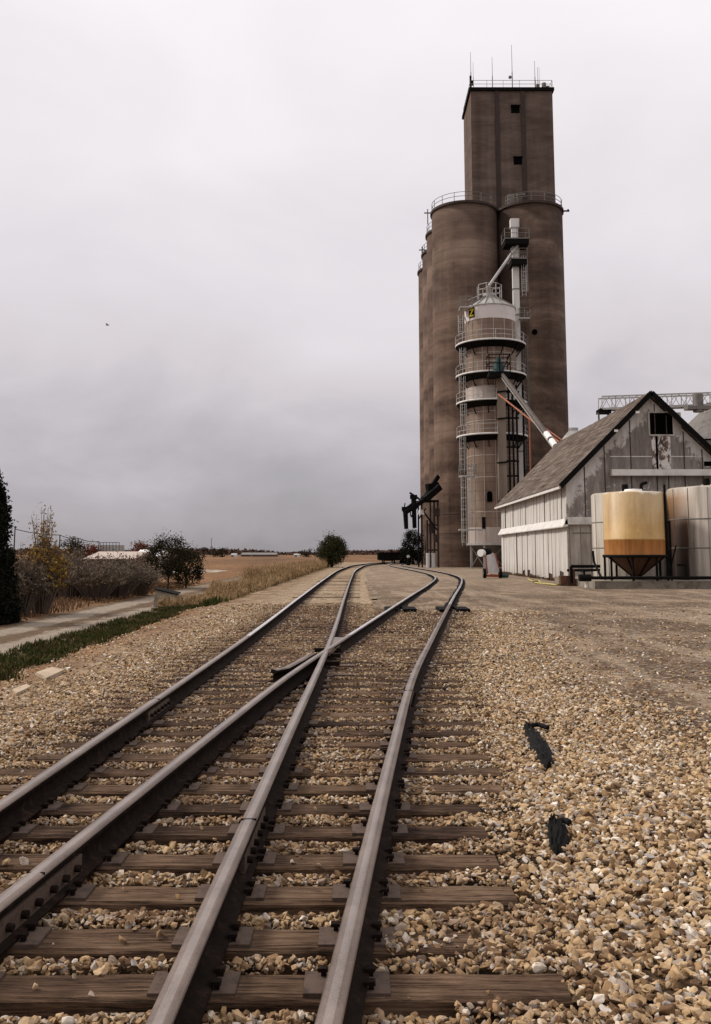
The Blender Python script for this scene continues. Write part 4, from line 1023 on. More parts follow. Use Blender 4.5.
# roof, two slopes with overhang and a slightly sagging ridge
def roof_slope(s_):
    mb = MB(); ov = .42; t = .14; nY, nS = 26, 8; y0_, y1_ = by0-.45, by1+.3
    top = []; bot = []
    for j in range(nY+1):
        y = y0_+(y1_-y0_)*j/nY
        for i_ in range(nS+1):
            d = (bw+ov)*i_/nS; sag = -.05*math.sin(math.pi*j/nY)-.05*math.sin(math.pi*i_/nS)+random.uniform(-.018, .018)
            top.append((BX+s_*d, y, BRZ-d+.30+sag)); bot.append((BX+s_*d, y, BRZ-d+.30-t+sag))
    n1 = nS+1; N = len(top); f = []
    for j in range(nY):
        for i_ in range(nS):
            a = j*n1+i_; q = (a, a+1, a+n1+1, a+n1); f.append(q if s_ > 0 else q[::-1]); q = tuple(N+k for k in q); f.append(q[::-1] if s_ > 0 else q)
    for j in range(nY):
        for i_ in (0, nS): a = j*n1+i_; f.append((a, a+n1, N+a+n1, N+a))
    for i_ in range(nS):
        for j in (0, nY): a = j*n1+i_; f.append((a, a+1, N+a+1, N+a))
    mb.add(top+bot, f); return mb
rL = roof_slope(-1).build('roof', 'roof', barn); rR = roof_slope(1).build('roof', 'roof', barn)
for s_, rr_ in ((-1, rL), (1, rR)):
    mb = MB(); d = bw+.42; q = Vector((BX+s_*d, 0, BRZ-d)); p_ = Vector((BX, 0, BRZ))
    mb.bar((p_.x, by0-.47, p_.z+.17), (q.x, by0-.47, q.z+.17), .05, .30, up=(0, 0, 1)); mb.build('barge_board', 'black', rr_)
    mb = MB(); mb.bar((q.x-.03*1, by0-.40, q.z+.10), (q.x-.03, by1+.25, q.z+.10), .10, .14); mb.build('gutter', 'barntrim', rr_)
mb = MB()
for px_, py_ in ((637.5, 412), (616, 430.5)): c = at(px_, py_, by0-.5); mb.box(c.x-.10, c.x+.10, by0-.56, by0-.49, c.z-.08, c.z+.05)
mb.build('lamp_bracket', 'whiteplastic', rL)

# ------------------------------------------------------------------ tanks on the plinth
PZ = .34
pln = MB().box(11.2, 25, 42.6, 51.2, -.1, PZ).build('concrete_plinth', 'block'); tag(pln, 'low stained concrete pad under the tanks in front of the barn', 'concrete pad')
hx, hy, hr_ = xat(634.5, 44.2, 3), 44.2, 1.47
ht = empty('hopper_tank', (hx, hy, PZ), 'yellow and orange stained round tank with a cone bottom, nearest the camera', 'tank')
zc0, zc1 = zat(555.5, hy), zat(497, hy)
tk = MB().lathe(hx, hy, [(hr_, zc0), (hr_+.01, 2.28), (hr_+.025, 2.31), (hr_, 2.34), (hr_, zc1+.13), (hr_-.05, zc1+.19), (.5, zc1+.26), (.45, zc1+.3)], 48).build('tank_shell', 'poly', ht)
MB().lathe(hx, hy, [(.42, zc1+.27), (.42, zc1+.37), (.1, zc1+.40)], 20).build('lid', 'whiteplastic', ht)
MB().lathe(hx, hy, [(.12, PZ+.12), (hr_-.04, zc0-.02)], 24, smooth=False).build('cone_bottom', 'cone', ht)
MB().lathe(hx, hy, [(hr_+.07, zc0-.1), (hr_+.09, zc0-.1), (hr_+.09, zc0+.04), (hr_+.07, zc0+.04)], 48).build('support_ring', 'black', ht)
for i_ in range(8):
    a = 2*math.pi*(i_+.5)/8; mb = MB(); mb.bar((hx+hr_*math.cos(a), hy+hr_*math.sin(a), PZ), (hx+hr_*math.cos(a), hy+hr_*math.sin(a), zc0), .09); mb.build('leg', 'black', ht)
mb = MB()
for i_ in range(8): a = 2*math.pi*i_/8+.2; mb.bar((hx+(hr_-.02)*math.cos(a), hy+(hr_-.02)*math.sin(a), zc0-.02), (hx+.16*math.cos(a), hy+.16*math.sin(a), PZ+.14), .05)
mb.build('cone_rib', 'black', ht)
def wtank(cx_, cy_, r, pt, mat, label, seams):
    e_ = empty('storage_tank', (cx_, cy_, PZ), label, 'tank', 'white storage tanks before the barn'); zt_ = zat(pt, cy_-r*.2)
    MB().lathe(cx_, cy_, [(r, PZ), (r, zt_), (r-.08, zt_+.06), (.5, zt_+.20), (.45, zt_+.24)], 56).build('tank_shell', mat, e_)
    mb = MB()
    for ps in seams: z = zat(ps, cy_-r*.6); mb.lathe(cx_, cy_, [(r+.005, z-.03), (r+.02, z), (r+.005, z+.03)], 56)
    for k in range(7):
        a = R(-168+k*26); mb.bar((cx_+(r+.006)*math.cos(a), cy_+(r+.006)*math.sin(a), PZ), (cx_+(r+.006)*math.cos(a), cy_+(r+.006)*math.sin(a), zt_), .022)
    mb.build('seam', 'galv_dark', e_)
    mb = MB(); mb.cyl((cx_-.5, cy_-.8, zt_+.1), (cx_-.5, cy_-.8, zt_+.5), .16, n=10); mb.tube([(cx_+.3, cy_-1, zt_+.1), (cx_+.3, cy_-1, zt_+.5), (cx_+.6, cy_-1, zt_+.6)], .09, 8); mb.build('vent_cap', 'black', e_)
    return e_
wl = wtank(14.72, 48.25, 2.03, 494.5, 'tankw', 'white cylindrical tank standing behind the yellow hopper tank', (522, 548))
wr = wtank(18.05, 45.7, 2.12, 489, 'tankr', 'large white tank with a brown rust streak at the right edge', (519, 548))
mb = MB(); x = xat(687, 43.4, 3); mb.bar((18.05-.55, 43.56, PZ), (18.05-.55, 43.56, zat(489, 43.6)), .07); mb.build('sight_tube', 'black', wr)
# pole between tanks, low pipework, valve, bucket
x = xat(668, 43.0, 3); mb = MB(); mb.cyl((x, 43.3, PZ), (x, 43.3, zat(484.5, 43.3)), .06, n=8); mb.cyl((x+.25, 43.5, PZ), (x+.25, 43.5, 3.2), .05, n=8); mb.bar((x, 43.3, PZ+.1), (x+.55, 43.6, 2.0), .05)
tag(mb.build('standpipe', 'black'), 'dark upright pipe between the yellow tank and the rust streaked tank', 'pipe')
pp = empty('fill_pipe', (13, 43, 0), 'low black fill pipe with valves along the front of the tank pad', 'pipe')
yp = 42.45; mb = MB(); pz = .50
a = at(573, 570, 46.5); a0_ = at(567, 571, 47.5)
mb.tube([(a0_.x, 47.5, .75), (xat(600, 47, 1), 47.0, .78)], .07, 8)
mb.tube([(xat(583, yp, 1), yp, pz), (25, yp, pz)], .075, 8)
mb.tube([(xat(571, 46, 1), 46, .12), (xat(571, 46, 1), 46, .98), (xat(600, 46, 1), 46, .98)], .08, 8)
mb.tube([(xat(686, yp, 1), yp-.02, pz), (xat(686, yp, 1), yp-.02, zat(565, yp)), (xat(680, yp, 1), yp+.3, zat(565, yp))], .05, 8)
mb.tube([(xat(601, yp, 1), yp, pz), (xat(601, yp, 1), yp+1.2, 1.2), (xat(600, yp, 1), yp+1.2, 1.75)], .06, 8)
mb.build('pipe_run', 'black', pp)
mb = MB(); x = xat(584, yp, 1); mb.cyl((x-.25, yp, pz), (x+.30, yp, pz), .17, n=10); mb.cyl((x, yp, pz), (x, yp, pz+.33), .05, n=6); mb.cyl((x-.15, yp, pz+.33), (x+.15, yp, pz+.33), .05, n=8); mb.build('valve', 'black', pp)
x = xat(566.5, 46.5, .5); mb = MB(); mb.box(x-.38, x+.1, 46.2, 46.6, 0, .5); mb.box(x+.15, x+.35, 46.1, 46.5, 0, .85); mb.build('pump_box', 'cone', pp)
def bucket(p):
    e_ = empty('bucket', p, 'small white plastic bucket on the dirt near the tank pad', 'bucket')
    x, y, z = p; MB().lathe(x, y, [(.13, z), (.165, z+.38), (.175, z+.38), (.175, z+.42), (.155, z+.42), (.12, z+.03)], 20).build('body', 'whiteplastic', e_)
    mb = MB(); mb.tube([(x+.17*math.cos(t), y-.05, z+.36+.05*math.sin(t)*-1) for t in np.linspace(0, math.pi, 7)], .008, 5); mb.build('handle', 'galv', e_)
bucket(tuple(gnd(587.5, 587.5, 0)))
# hose by the barn wall
pts = [gnd(x, y, .04) for x, y in ((528,579.5),(533,581.5),(538,580.5),(541,582.5),(535,583),(546,583.8),(556,585),(562,584.5))]
mb = MB(); mb.tube([(p.x, p.y, .045) for p in pts], .045, 6); tag(mb.build('hose', simple('yellow_hose', (.42, .36, .12), rough=.5)), 'yellow hose lying along the foot of the barn wall', 'hose')

# ------------------------------------------------------------------ truss gallery behind the barn and bins
tg = empty('truss_gallery', (20, 70, 0), 'grey steel lattice conveyor bridge seen above the barn roof', 'conveyor bridge')
A = at(602, 396.5, 82); B_ = at(745, 391.5, 78); A2 = at(602, 409, 82); B2 = at(745, 403.5, 78)
n = 10
for off in (0, 1.2):
    o_ = Vector((0, off, 0)); mb = MB(); mb.bar(A+o_, B_+o_, .12); mb.bar(A2+o_, B2+o_, .14)
    for i_ in range(n):
        t0_, t1_ = i_/n, (i_+1)/n; P0, P1 = A.lerp(B_, t0_)+o_, A.lerp(B_, t1_)+o_; Q0, Q1 = A2.lerp(B2, t0_)+o_, A2.lerp(B2, t1_)+o_
        mb.bar(Q0, P0, .06); mb.bar(Q0, P0.lerp(P1, .5), .05); mb.bar(P0.lerp(P1, .5), Q1, .05)
    mb.build('truss_side', 'galv', tg)
mb = MB(); mb.bar(A2+Vector((0,.6,.1)), B2+Vector((0,.6,.1)), .9, .06); mb.build('walkway', 'galv_dark', tg)
for px_ in (599.5, 609):
    t_ = at(px_, 412, 82); mb = MB(); mb.bar((t_.x, 82.3, 0), (t_.x, 82.3, t_.z), .14); mb.build('leg', 'galv_dark', tg)
mb = MB(); t_ = at(599, 413, 82); u_ = at(611, 409, 82); mb.box(t_.x, u_.x, 81.9, 83, t_.z, u_.z); mb.bar(at(600, 425, 82.2), at(609, 414, 82.2), .1); mb.build('end_platform', 'black', tg)
t_ = at(698, 402, 78.5); mb = MB(); mb.cyl(t_-Vector((0,0,.9)), t_+Vector((0,0,.7)), .45, n=10); mb.box(t_.x-1.1, t_.x+.9, 78, 79, t_.z-.7, t_.z-.4); mb.build('drive_unit', 'galv_dark', tg)
def bin_(cx_, cy_, r, pe, pa, label):
    e_ = empty('grain_bin', (cx_, cy_, 0), label, 'grain bin', 'round steel grain bins'); ze, za_ = zat(pe, cy_-r), zat(pa, cy_)
    prof = []
    z = 0
    while z < ze: prof += [(r, z), (r+.04, z+.2)]; z += .4
    MB().lathe(cx_, cy_, prof, 48).build('wall', 'galv_dark', e_)
    MB().lathe(cx_, cy_, [(r+.12, ze), (.5, za_), (.5, za_+.3), (.1, za_+.35)], 24, smooth=False).build('cone_roof', 'galv_dark' if r > 3 else 'galv', e_)
bin_(xat(712, 88, 15), 88, 4.3, 438, 406, 'round steel bin whose cone roof shows behind the right roof slope of the barn')
bin_(xat(574.5, 92, 10), 92, 1.3, 440, 431, 'slim pale steel bin peeping out between the silos and the barn roof')

# ------------------------------------------------------------------ red portable auger by the barn corner
pa = gnd(489, 578, 0); X0, Y0 = pa.x, pa.y
ag = empty('grain_cart', (X0, Y0, 0), 'small red wheeled grain hopper with a sloping grey chute beside the barn corner', 'grain hopper')
s_ = Y0/900
def U(px_, py_, dy=0): return Vector((X0+(px_-489)*s_, Y0+dy, (578-py_)*s_))
mb = MB()
c4 = [U(486, 556, -.2), U(494, 554, -.2), U(498.5, 572, -.5), U(487, 573, -.5)]
mb.add(c4+[v+Vector((0, .5, .06)) for v in c4], [(3,2,1,0), (4,5,6,7), (0,1,5,4), (1,2,6,5), (2,3,7,6), (3,0,4,7)]); mb.build('chute', 'galv', ag)
mb = MB(); mb.bar(U(485.5, 556, -.25), U(486.5, 574, -.55), .06); mb.bar(U(495, 554, -.2), U(499, 572, -.5), .06); mb.bar(U(484, 575.5, -.5), U(497, 576, -.5), .14); mb.bar(U(490, 575, 0), U(509, 576, .2), .10); mb.build('frame', 'red', ag)
mb = MB(); c = U(487, 553, .2); mb.cyl(c-Vector((.32,0,0)), c+Vector((.3,0,0)), .30, n=14); mb.build('drum', 'black', ag)
c = U(481.8, 553.5, 0); MB().cyl(c-Vector((.1,.25,0)), c+Vector((.15,.1,0)), .24, n=12).build('hood', 'whiteplastic', ag)
for px_, dy in ((484, -.35), (499.5, -.3)):
    c = U(px_, 573.2, dy); wt = MB().cyl(c-Vector((.09,0,0)), c+Vector((.09,0,0)), .32, n=18).build('wheel', 'rubber', ag); MB().cyl(c-Vector((.1,0,0)), c+Vector((.1,0,0)), .13, n=10).build('rim', 'galv_dark', wt)
mb = MB(); mb.cyl(U(500, 575.5, 0), U(508, 576, .1), .16, .12, n=10); mb.build('hose_end', 'teal', ag)

# ------------------------------------------------------------------ rail car and switch stand far off
RY = 130.; rc_x = float(SIDE(RY)); 
cl = at(379.8, 565, RY).x; cr_ = at(399.8, 565, RY).x
gcar = empty('rail_car', ((cl+cr_)/2, RY, 0), 'low dark rail car parked on the siding beyond the silos', 'rail car')
mb = MB(); zt_ = zat(552.3, RY); mb.box(cl, cr_, RY, RY+13, .62, zt_-.05)
for k in range(9): y = RY+.3+k*1.5; mb.box(cl-.06, cr_+.06, y, y+.12, .6, zt_)
for f_ in (.25, .5, .75): x = cl+(cr_-cl)*f_; mb.box(x-.06, x+.06, RY-.07, RY, .6, zt_)
mb.box(cl-.05, cr_+.05, RY-.09, RY+13.05, zt_-.12, zt_)
mb.build('body', 'black', gcar)
for dy in (1.6, 3.3, 9.8, 11.5):
    mb = MB(); xm = (cl+cr_)/2
    for s2 in (-1, 1): mb.cyl((xm+s2*.70, RY+dy, .58), (xm+s2*.82, RY+dy, .58), .42, n=18)
    mb.cyl((xm-.8, RY+dy, .58), (xm+.8, RY+dy, .58), .07, n=8); mb.build('wheelset', 'rail', gcar)
mb = MB(); mb.bar(((cl+cr_)/2, RY, .85), ((cl+cr_)/2, RY-.7, .85), .22); mb.build('coupler', 'rail', gcar)
p = at(408.3, 566, 118); ss = empty('switch_stand', (p.x, 118, 0), 'small dark switch stand with a white target by the far curve', 'switch stand')
mb = MB(); mb.box(p.x-.25, p.x+.25, 117.8, 118.2, 0, .35); mb.cyl((p.x, 118, .3), (p.x, 118, zat(557, 118)), .09, n=8); mb.build('base', 'black', ss)
z = zat(556.5, 118); mb = MB(); mb.cyl((p.x, 117.93, z), (p.x, 117.98, z), .2, n=14); mb.build('target', 'whiteplastic', ss)

# ------------------------------------------------------------------ vegetation
def leaves(mb, pts, size, up=.0):
    """small two-triangle leaves at pts (N,3)"""
    n = len(pts); a = rng.normal(size=(n, 3)); a /= np.linalg.norm(a, axis=1)[:, None]
    b_ = np.cross(a, rng.normal(size=(n, 3))); b_ /= np.linalg.norm(b_, axis=1)[:, None]
    s_ = size*rng.uniform(.6, 1.3, n)[:, None]
    V = np.stack([pts-a*s_, pts-b_*s_*.5, pts+a*s_, pts+b_*s_*.5], 1).reshape(-1, 3)
    o = len(mb.v); mb.v += V.tolist(); mb.f += (np.arange(4*n).reshape(n, 4)+o).tolist(); mb.m += [0]*n; mb.sm += [False]*n
def crown_pts(cx_, cy_, z0, z1, rx, ry, ncl, nper, cr, shape='round'):
    out_ = []; cents = []
    for _ in range(ncl):
        while True:
            v = rng.uniform(-1, 1, 3)
            if np.linalg.norm(v) < 1: break
        v = v/np.linalg.norm(v)*(np.linalg.norm(v)**.45)
        if shape == 'cone':
            t = rng.random()**1.2; rr_ = (1-t)**.62*rng.uniform(.65, 1.02); a = rng.uniform(0, 6.28); c = np.array([cx_+rx*rr_*math.cos(a), cy_+ry*rr_*math.sin(a), z0+(z1-z0)*t])
        else: c = np.array([cx_+v[0]*rx, cy_+v[1]*ry, (z0+z1)/2+v[2]*(z1-z0)/2])
        cents.append(c); k_ = int(nper*rng.uniform(.5, 1.5)); out_.append(c+rng.normal(size=(k_, 3))*cr*rng.uniform(.6, 1.2))
    return np.concatenate(out_), cents
def tree(name, label, cat, x, y, z0, h, r, mat, trunk_h=.2, ncl=60, nper=60, cr=None, leaf=.06, shape='round', group=None, bark='bark', tr=None, low=.15, ry=None):
    e_ = empty(name, (x, y, z0), label, cat, group); cr = cr or r*.2
    pts, cents = crown_pts(x, y, z0+h*low, z0+h, r, ry or r, ncl, nper, cr, shape)
    pts = pts[pts[:, 2] > z0+.03]
    mb = MB(); leaves(mb, pts, leaf); mb.build('crown', mat, e_)
    mb = MB(); tr = tr or h*.03; top = Vector((x+r*.05, y, z0+h*.6)); mb.cyl((x, y, z0-.1), top, tr, tr*.4, n=8)
    for c in cents[::max(1, len(cents)//26)]:
        t = random.uniform(.2, .9); s0_ = Vector((x, y, z0)).lerp(top, t); m_ = s0_.lerp(Vector(c), .5)+Vector((0, 0, h*.02)); mb.cyl(s0_, m_, tr*.35, tr*.22, n=5); mb.cyl(m_, Vector(c), tr*.22, tr*.08, n=5)
    mb.build('trunk', bark, e_); return e_
def bush(label, x, y, z0, h, r, nt=150, mat='greyleaf', leafn=1500, leaf=.035, group='grey leafless bushes beside the farm track', name='bush', twig='twig', cat='bush'):
    e_ = empty(name, (x, y, z0), label, cat, group); mb = MB(); tips = []
    for _ in range(nt):
        a = rng.uniform(0, 6.28); sp = rng.random()**.6; b0 = Vector((x+r*.25*sp*math.cos(a), y+r*.25*sp*math.sin(a), z0))
        hh = h*rng.uniform(.55, 1.0)*(1-.35*sp*sp); e2 = Vector((x+r*sp*math.cos(a), y+r*sp*math.sin(a), z0+hh)); m_ = b0.lerp(e2, .5)+Vector((0, 0, h*.12))
        mb.cyl(b0, m_, .022, .014, n=4, caps=False); mb.cyl(m_, e2, .014, .005, n=4, caps=False)
        for _k in range(5):
            s0_ = m_.lerp(e2, rng.uniform(0, .9)); t_ = s0_+Vector((rng.normal()*r*.16, rng.normal()*r*.16, abs(rng.normal())*h*.12)); mb.cyl(s0_, t_, .010, .004, n=3, caps=False); tips += [np.array(s0_.lerp(t_, q)) for q in (.4, .7, 1)]
    mb.build('stems', twig, e_)
    T_ = np.array(tips); k_ = rng.integers(0, len(T_), leafn); pts = T_[k_]+rng.normal(size=(leafn, 3))*r*.05
    mb = MB(); leaves(mb, pts, leaf); mb.build('foliage', mat, e_); return e_
GZ = lambda x, y: float(gz(x, y))
def P2(px_, Y_): return xat(px_, Y_, 0)
# dark columnar evergreen on the left edge
Yt = 26.; tree('columnar_evergreen', 'tall dark columnar evergreen cut by the left edge', 'evergreen tree', P2(-16, Yt), Yt, -.33, 4.3, .97, 'juniper', ncl=800, nper=75, cr=.10, leaf=.05, shape='cone', low=-.06, tr=.09)
# yellow leaved young tree
Yt = 30.; x = P2(41, Yt); e_ = bush('young tree with sparse yellow autumn leaves beside the dark evergreen', x, Yt, -.33, 2.5, .92, 150, 'yellowleaf', 3000, .055, None, 'young_tree', cat='tree')
mb = MB(); tips = []
for _ in range(26):
    a = rng.uniform(0, 6.28); sp = rng.random()*.75; t_ = Vector((x+sp*math.cos(a)*.85, Yt+sp*math.sin(a)*.5, rng.uniform(2.2, 3.2))); mb.cyl((x, Yt, .6), t_, .018, .005, n=4, caps=False); tips += [np.array(Vector((x, Yt, .6)).lerp(t_, q)) for q in np.linspace(.5, 1, 6)]
mb.build('branches', 'twig', e_); T_ = np.array(tips); mb = MB(); leaves(mb, T_[rng.integers(0, len(T_), 700)]+rng.normal(size=(700, 3))*.07, .04); mb.build('top_leaves', 'yellowleaf', e_)
bush('ragged grey leafless bush right against the dark evergreen', P2(20, 29), 29, -.33, 1.9, 1.0, 200, leafn=4200, leaf=.04)
for i_, (px_, Y_, h_, r_, lab) in enumerate(((72, 40, 2.0, 1.6, 'grey leafless bush just right of the yellow leaved tree'), (96, 39, 1.95, 1.7, 'broad grey leafless bush in the middle of the row behind the farm track'),
        (119, 41, 1.9, 1.6, 'grey brown bush second from the dark spreading tree'), (140, 43, 1.6, 1.3, 'low grey bush next to the dark spreading tree'), (52, 42, 1.6, 1.3, 'grey bush half hidden behind the yellow leaved tree'))):
    bush(lab, P2(px_, Y_), Y_, -.33, h_*random.uniform(.85, 1.1), r_*.95, 150, leafn=4200, leaf=.045)
bush('russet leaved bush left of the dark spreading tree', P2(140, 50), 50, -.33, 1.9, 1.1, 120, 'redleaf', 2600, .05, None, 'russet_bush')
# dark spreading tree
tree('spreading_tree', 'small dark spreading tree behind the concrete block', 'tree', P2(168, 50), 50, -.33, 2.75, 1.15, 'darkleaf', ncl=75, nper=110, cr=.19, leaf=.055, low=.30, tr=.07)
tree('spreading_tree', 'dark low tree just right of the spreading tree, half merged with it', 'tree', P2(186, 52), 52, -.33, 2.1, .95, 'darkleaf', ncl=60, nper=100, cr=.18, leaf=.055, low=.12, tr=.06)
# round tree by the main track
Yt = 106.; tree('round_tree', 'round green tree standing alone by the main track', 'tree', P2(332, Yt), Yt, -.1, 3.55, 1.5, 'greenleaf', ncl=150, nper=90, cr=.28, leaf=.09, low=.12, tr=.16)
# evergreen at the foot of the silos
tree('bushy_evergreen', 'dark bushy evergreen between the rail car and the silos', 'evergreen tree', P2(413, 127), 127, 0, 4.7, 1.5, 'juniper', ncl=110, nper=80, cr=.28, leaf=.10, low=.0, tr=.15)
tree('low_evergreen', 'lower dark shrub left of the bushy evergreen by the silos', 'shrub', P2(404, 131), 131, 0, 2.2, .9, 'juniper', ncl=50, nper=70, cr=.25, leaf=.10, low=.0, tr=.1)
# distant trees on the left skyline
for k_, (px_, Y_, h_, r_, mt, lab) in enumerate(((66, 75, 2.9, 1.6, 'darkleaf', 'dark tree on the left skyline above the grey bushes'), (88, 88, 2.6, 1.2, 'redleaf', 'brown tree on the skyline left of the pale tank'),
        (139, 95, 3.0, 1.0, 'redleaf', 'russet tree on the skyline behind the white shed'), (158, 110, 2.3, 1.6, 'darkleaf', 'dark tree on the skyline right of the white shed'))):
    tree('skyline_tree', lab, 'tree', P2(px_, Y_), Y_, -.3, h_, r_, mt, ncl=40, nper=60, cr=.28, leaf=.09, low=.2, tr=.1)
# grass strip and tall straw
def blades(name, xs, ys, hs, lean, wd, mat, label):
    n = len(xs); z = gz(xs, ys); a = rng.uniform(0, 6.28, n); dx, dy = np.cos(a), np.sin(a); la = rng.uniform(0, 6.28, n); ll = hs*lean*rng.uniform(.2, 1, n)
    B0 = np.stack([xs-dx*wd, ys-dy*wd, z-.01], -1); B1 = np.stack([xs+dx*wd, ys+dy*wd, z-.01], -1)
    Mx = np.stack([xs+np.cos(la)*ll*.35, ys+np.sin(la)*ll*.35, z+hs*.6], -1); T = np.stack([xs+np.cos(la)*ll, ys+np.sin(la)*ll, z+hs], -1)
    Mw = np.stack([dx*wd*.7, dy*wd*.7, 0*xs], -1)
    V = np.stack([B0, B1, Mx+Mw, Mx-Mw, T], 1).reshape(-1, 3); i5 = np.arange(n)*5
    F_ = np.concatenate([np.stack([i5, i5+1, i5+2, i5+3], -1)]).tolist()+np.stack([i5+3, i5+2, i5+4], -1).tolist()
    me = bpy.data.meshes.new(name); me.from_pydata(V.tolist(), [], F_); me.materials.append(M[mat]); o = bpy.data.objects.new(name, me); COL.objects.link(o); tag(o, label, 'grass', None, 'stuff'); return o
n = 60000; y = rng.uniform(8, 36, n); x = rng.uniform(-7.1, -4.4, n)
tt = .35*vnoise(x, y, 1.3, 2)+.25*vnoise(x, y, 4.1, 6)+rng.normal(0, .12, len(x)); k_ = (x < -4.95 - .030*(y-12) + tt) & (x > -6.95+tt) & (vnoise(x, y, 2.1, 7)+.5*vnoise(x, y, 6.3, 2) > -.5); x, y = x[k_], y[k_]
kb = rng.random(len(x)) < .26+.30*vnoise(x, y, 1.9, 1); blades('matted_grass', x[kb], y[kb], rng.uniform(.04, .12, kb.sum()), .9, .012, 'browngrass', 'brown dead grass mixed through the green strip by the farm track'); x, y = x[~kb], y[~kb]
blades('grass_strip', x, y, rng.uniform(.05, .14, len(x)), .7, .010, 'grass', 'strip of short dark green grass between the farm track and the ballast')
n = 70000; y = rng.uniform(33, 128, n); lx0 = -7.2+.010*(y-33); rx0 = -4.4+.016*(y-33); x = lx0+(rx0-lx0)*rng.random(n)
dn = vnoise(x, y, .55, 3)+.4*vnoise(x, y, 1.6, 5); k_ = dn > -.35; x, y, dn = x[k_], y[k_], dn[k_]
hs = (.35+.75*np.clip(dn+.35, 0, 1.2))*rng.uniform(.5, 1.1, len(x))*(.45+.65*smooth((y-38)/20))*(1-.5*smooth((y-95)/25))
blades('dry_grass', x, y, hs, .5, .016+.0*x[0], 'straw', 'tall dry straw coloured grass along the left side of the main track')
n = 4500; y = rng.uniform(30, 75, n); x = -4.9+.016*(y-33)+rng.normal(0, .22, n); k_ = vnoise(x, y, .8, 9) > 0; x, y = x[k_], y[k_]
blades('green_weeds', x, y, rng.uniform(.08, .3, len(x)), .5, .018, 'grass', 'dark green weeds at the foot of the dry grass')
n = 9000; y = rng.uniform(17, 60, n); x = rng.uniform(-14, -9.9, n); k_ = vnoise(x, y, .7, 1) > -.4; x, y = x[k_], y[k_]
blades('rough_grass', x, y, rng.uniform(.06, .22, len(x)), .6, .018, 'browngrass', 'rough brown grass on the far side of the farm track')
n = 2600; y = rng.uniform(52.4, 75, n); x = bxl-.12-np.abs(rng.normal(0, .16, n)); k_ = vnoise(x, y, 1.3, 4) > -.1; x, y = x[k_], y[k_]
blades('foot_weeds', x, y, rng.uniform(.06, .26, len(x)), .6, .012, 'browngrass', 'dead brown weeds along the foot of the barn side wall')
# far woods
n = 42000; px_ = rng.uniform(-1100, 1500, n); y = rng.uniform(760, 1000, n); hgt = 3.6+2.6*vnoise(px_, y*0, .012, 2)+1.2*vnoise(px_, y*0, .05, 5)
z = rng.random(n)*np.clip(hgt, 1.2, 9)*1.05
mb = MB(); leaves(mb, np.stack([px_, y, z], -1), 1.9); o = mb.build('far_woods', 'farwood'); tag(o, 'low brown belt of woods along the horizon', 'woods', None, 'stuff')

# ------------------------------------------------------------------ left background objects
p = gnd(166.5, 605.5, -.3)
cb = empty('concrete_block', (p.x, p.y, -.34), 'weathered concrete block with a dark tilted lid beside the farm track', 'concrete block')
x, y = p.x, p.y
mb = MB(); mb.add([(x-.42,y-.32,-.36),(x+.40,y-.36,-.36),(x+.42,y+.34,-.36),(x-.40,y+.36,-.36),(x-.36,y-.30,.30),(x+.38,y-.32,.12),(x+.38,y+.3,.16),(x-.36,y+.3,.32)], [(0,3,2,1),(4,5,6,7),(0,1,5,4),(1,2,6,5),(2,3,7,6),(3,0,4,7)]); mb.build('body', 'block', cb)
mb = MB(); mb.add([(x-.40,y-.34,.305),(x+.46,y-.37,.10),(x+.46,y+.34,.14),(x-.40,y+.34,.325),(x-.40,y-.34,.345),(x+.46,y-.37,.14),(x+.46,y+.34,.18),(x-.40,y+.34,.365)], [(0,3,2,1),(4,5,6,7),(0,1,5,4),(1,2,6,5),(2,3,7,6),(3,0,4,7)]); mb.build('lid', 'black', cb)
def slab(pts, t, label):
    P_ = [gnd(a_, b_, -.06) for a_, b_ in pts]; zt_ = [GZ(q.x, q.y)+t for q in P_]; n = len(P_)
    mb = MB(); mb.add([(q.x, q.y, z_) for q, z_ in zip(P_, zt_)]+[(q.x, q.y, z_-t-.03) for q, z_ in zip(P_, zt_)], [tuple(range(n))]+[(i_, n+i_, n+(i_+1) % n, (i_+1) % n) for i_ in range(n)])
    tag(mb.build('broken_slab', 'slab'), label, 'concrete slab', 'broken slabs at the grass edge')
slab([(46, 685), (64, 676), (52, 673), (36, 678)][::-1], .045, 'flat pale broken slab on the shoulder below the grass, the larger one')
slab([(16, 699), (31, 692), (26, 689.5), (12, 695)][::-1], .035, 'small pale broken slab nearest the left edge below the grass')
# white shed, long pale-roofed shed, pale tank, poles
def shed(px0, px1, Y_, pe, pr, dep, wm, rm, label, base=-.3):
    x0, x1 = P2(px0, Y_), P2(px1, Y_); ze, zr_ = zat(pe, Y_), zat(pr, Y_+dep/2)
    e_ = empty('shed', ((x0+x1)/2, Y_, base), label, 'shed')
    MB().box(x0, x1, Y_, Y_+dep, base, ze).build('wall', wm, e_)
    ym = Y_+dep/2; mb = MB()
    mb.add([(x0-.15, Y_-.2, ze), (x1+.15, Y_-.2, ze), (x1+.15, ym, zr_), (x0-.15, ym, zr_), (x1+.15, Y_+dep+.2, ze), (x0-.15, Y_+dep+.2, ze)], [(0,1,2,3), (3,2,4,5), (0,3,5), (1,4,2), (0,5,4,1)]); mb.build('roof', rm, e_)
    mb = MB(); xm = x0+(x1-x0)*.3; mb.box(xm-.5, xm+.5, Y_-.03, Y_, base+.0, base+(ze-base)*.75); mb.build('door', 'galv_dark', e_); return e_
M['mudroof'] = simple('brown_sheet_wall', (.10, .065, .05), sc=.6)
M['paleroof'] = simple('pale_buff_roof', (.42, .34, .29), var=.15, sc=.4)
shed(84, 133, 72, 559, 551.5, 9, 'mudroof', 'paleroof', 'long brown shed with a pale buff roof behind the grey bushes')
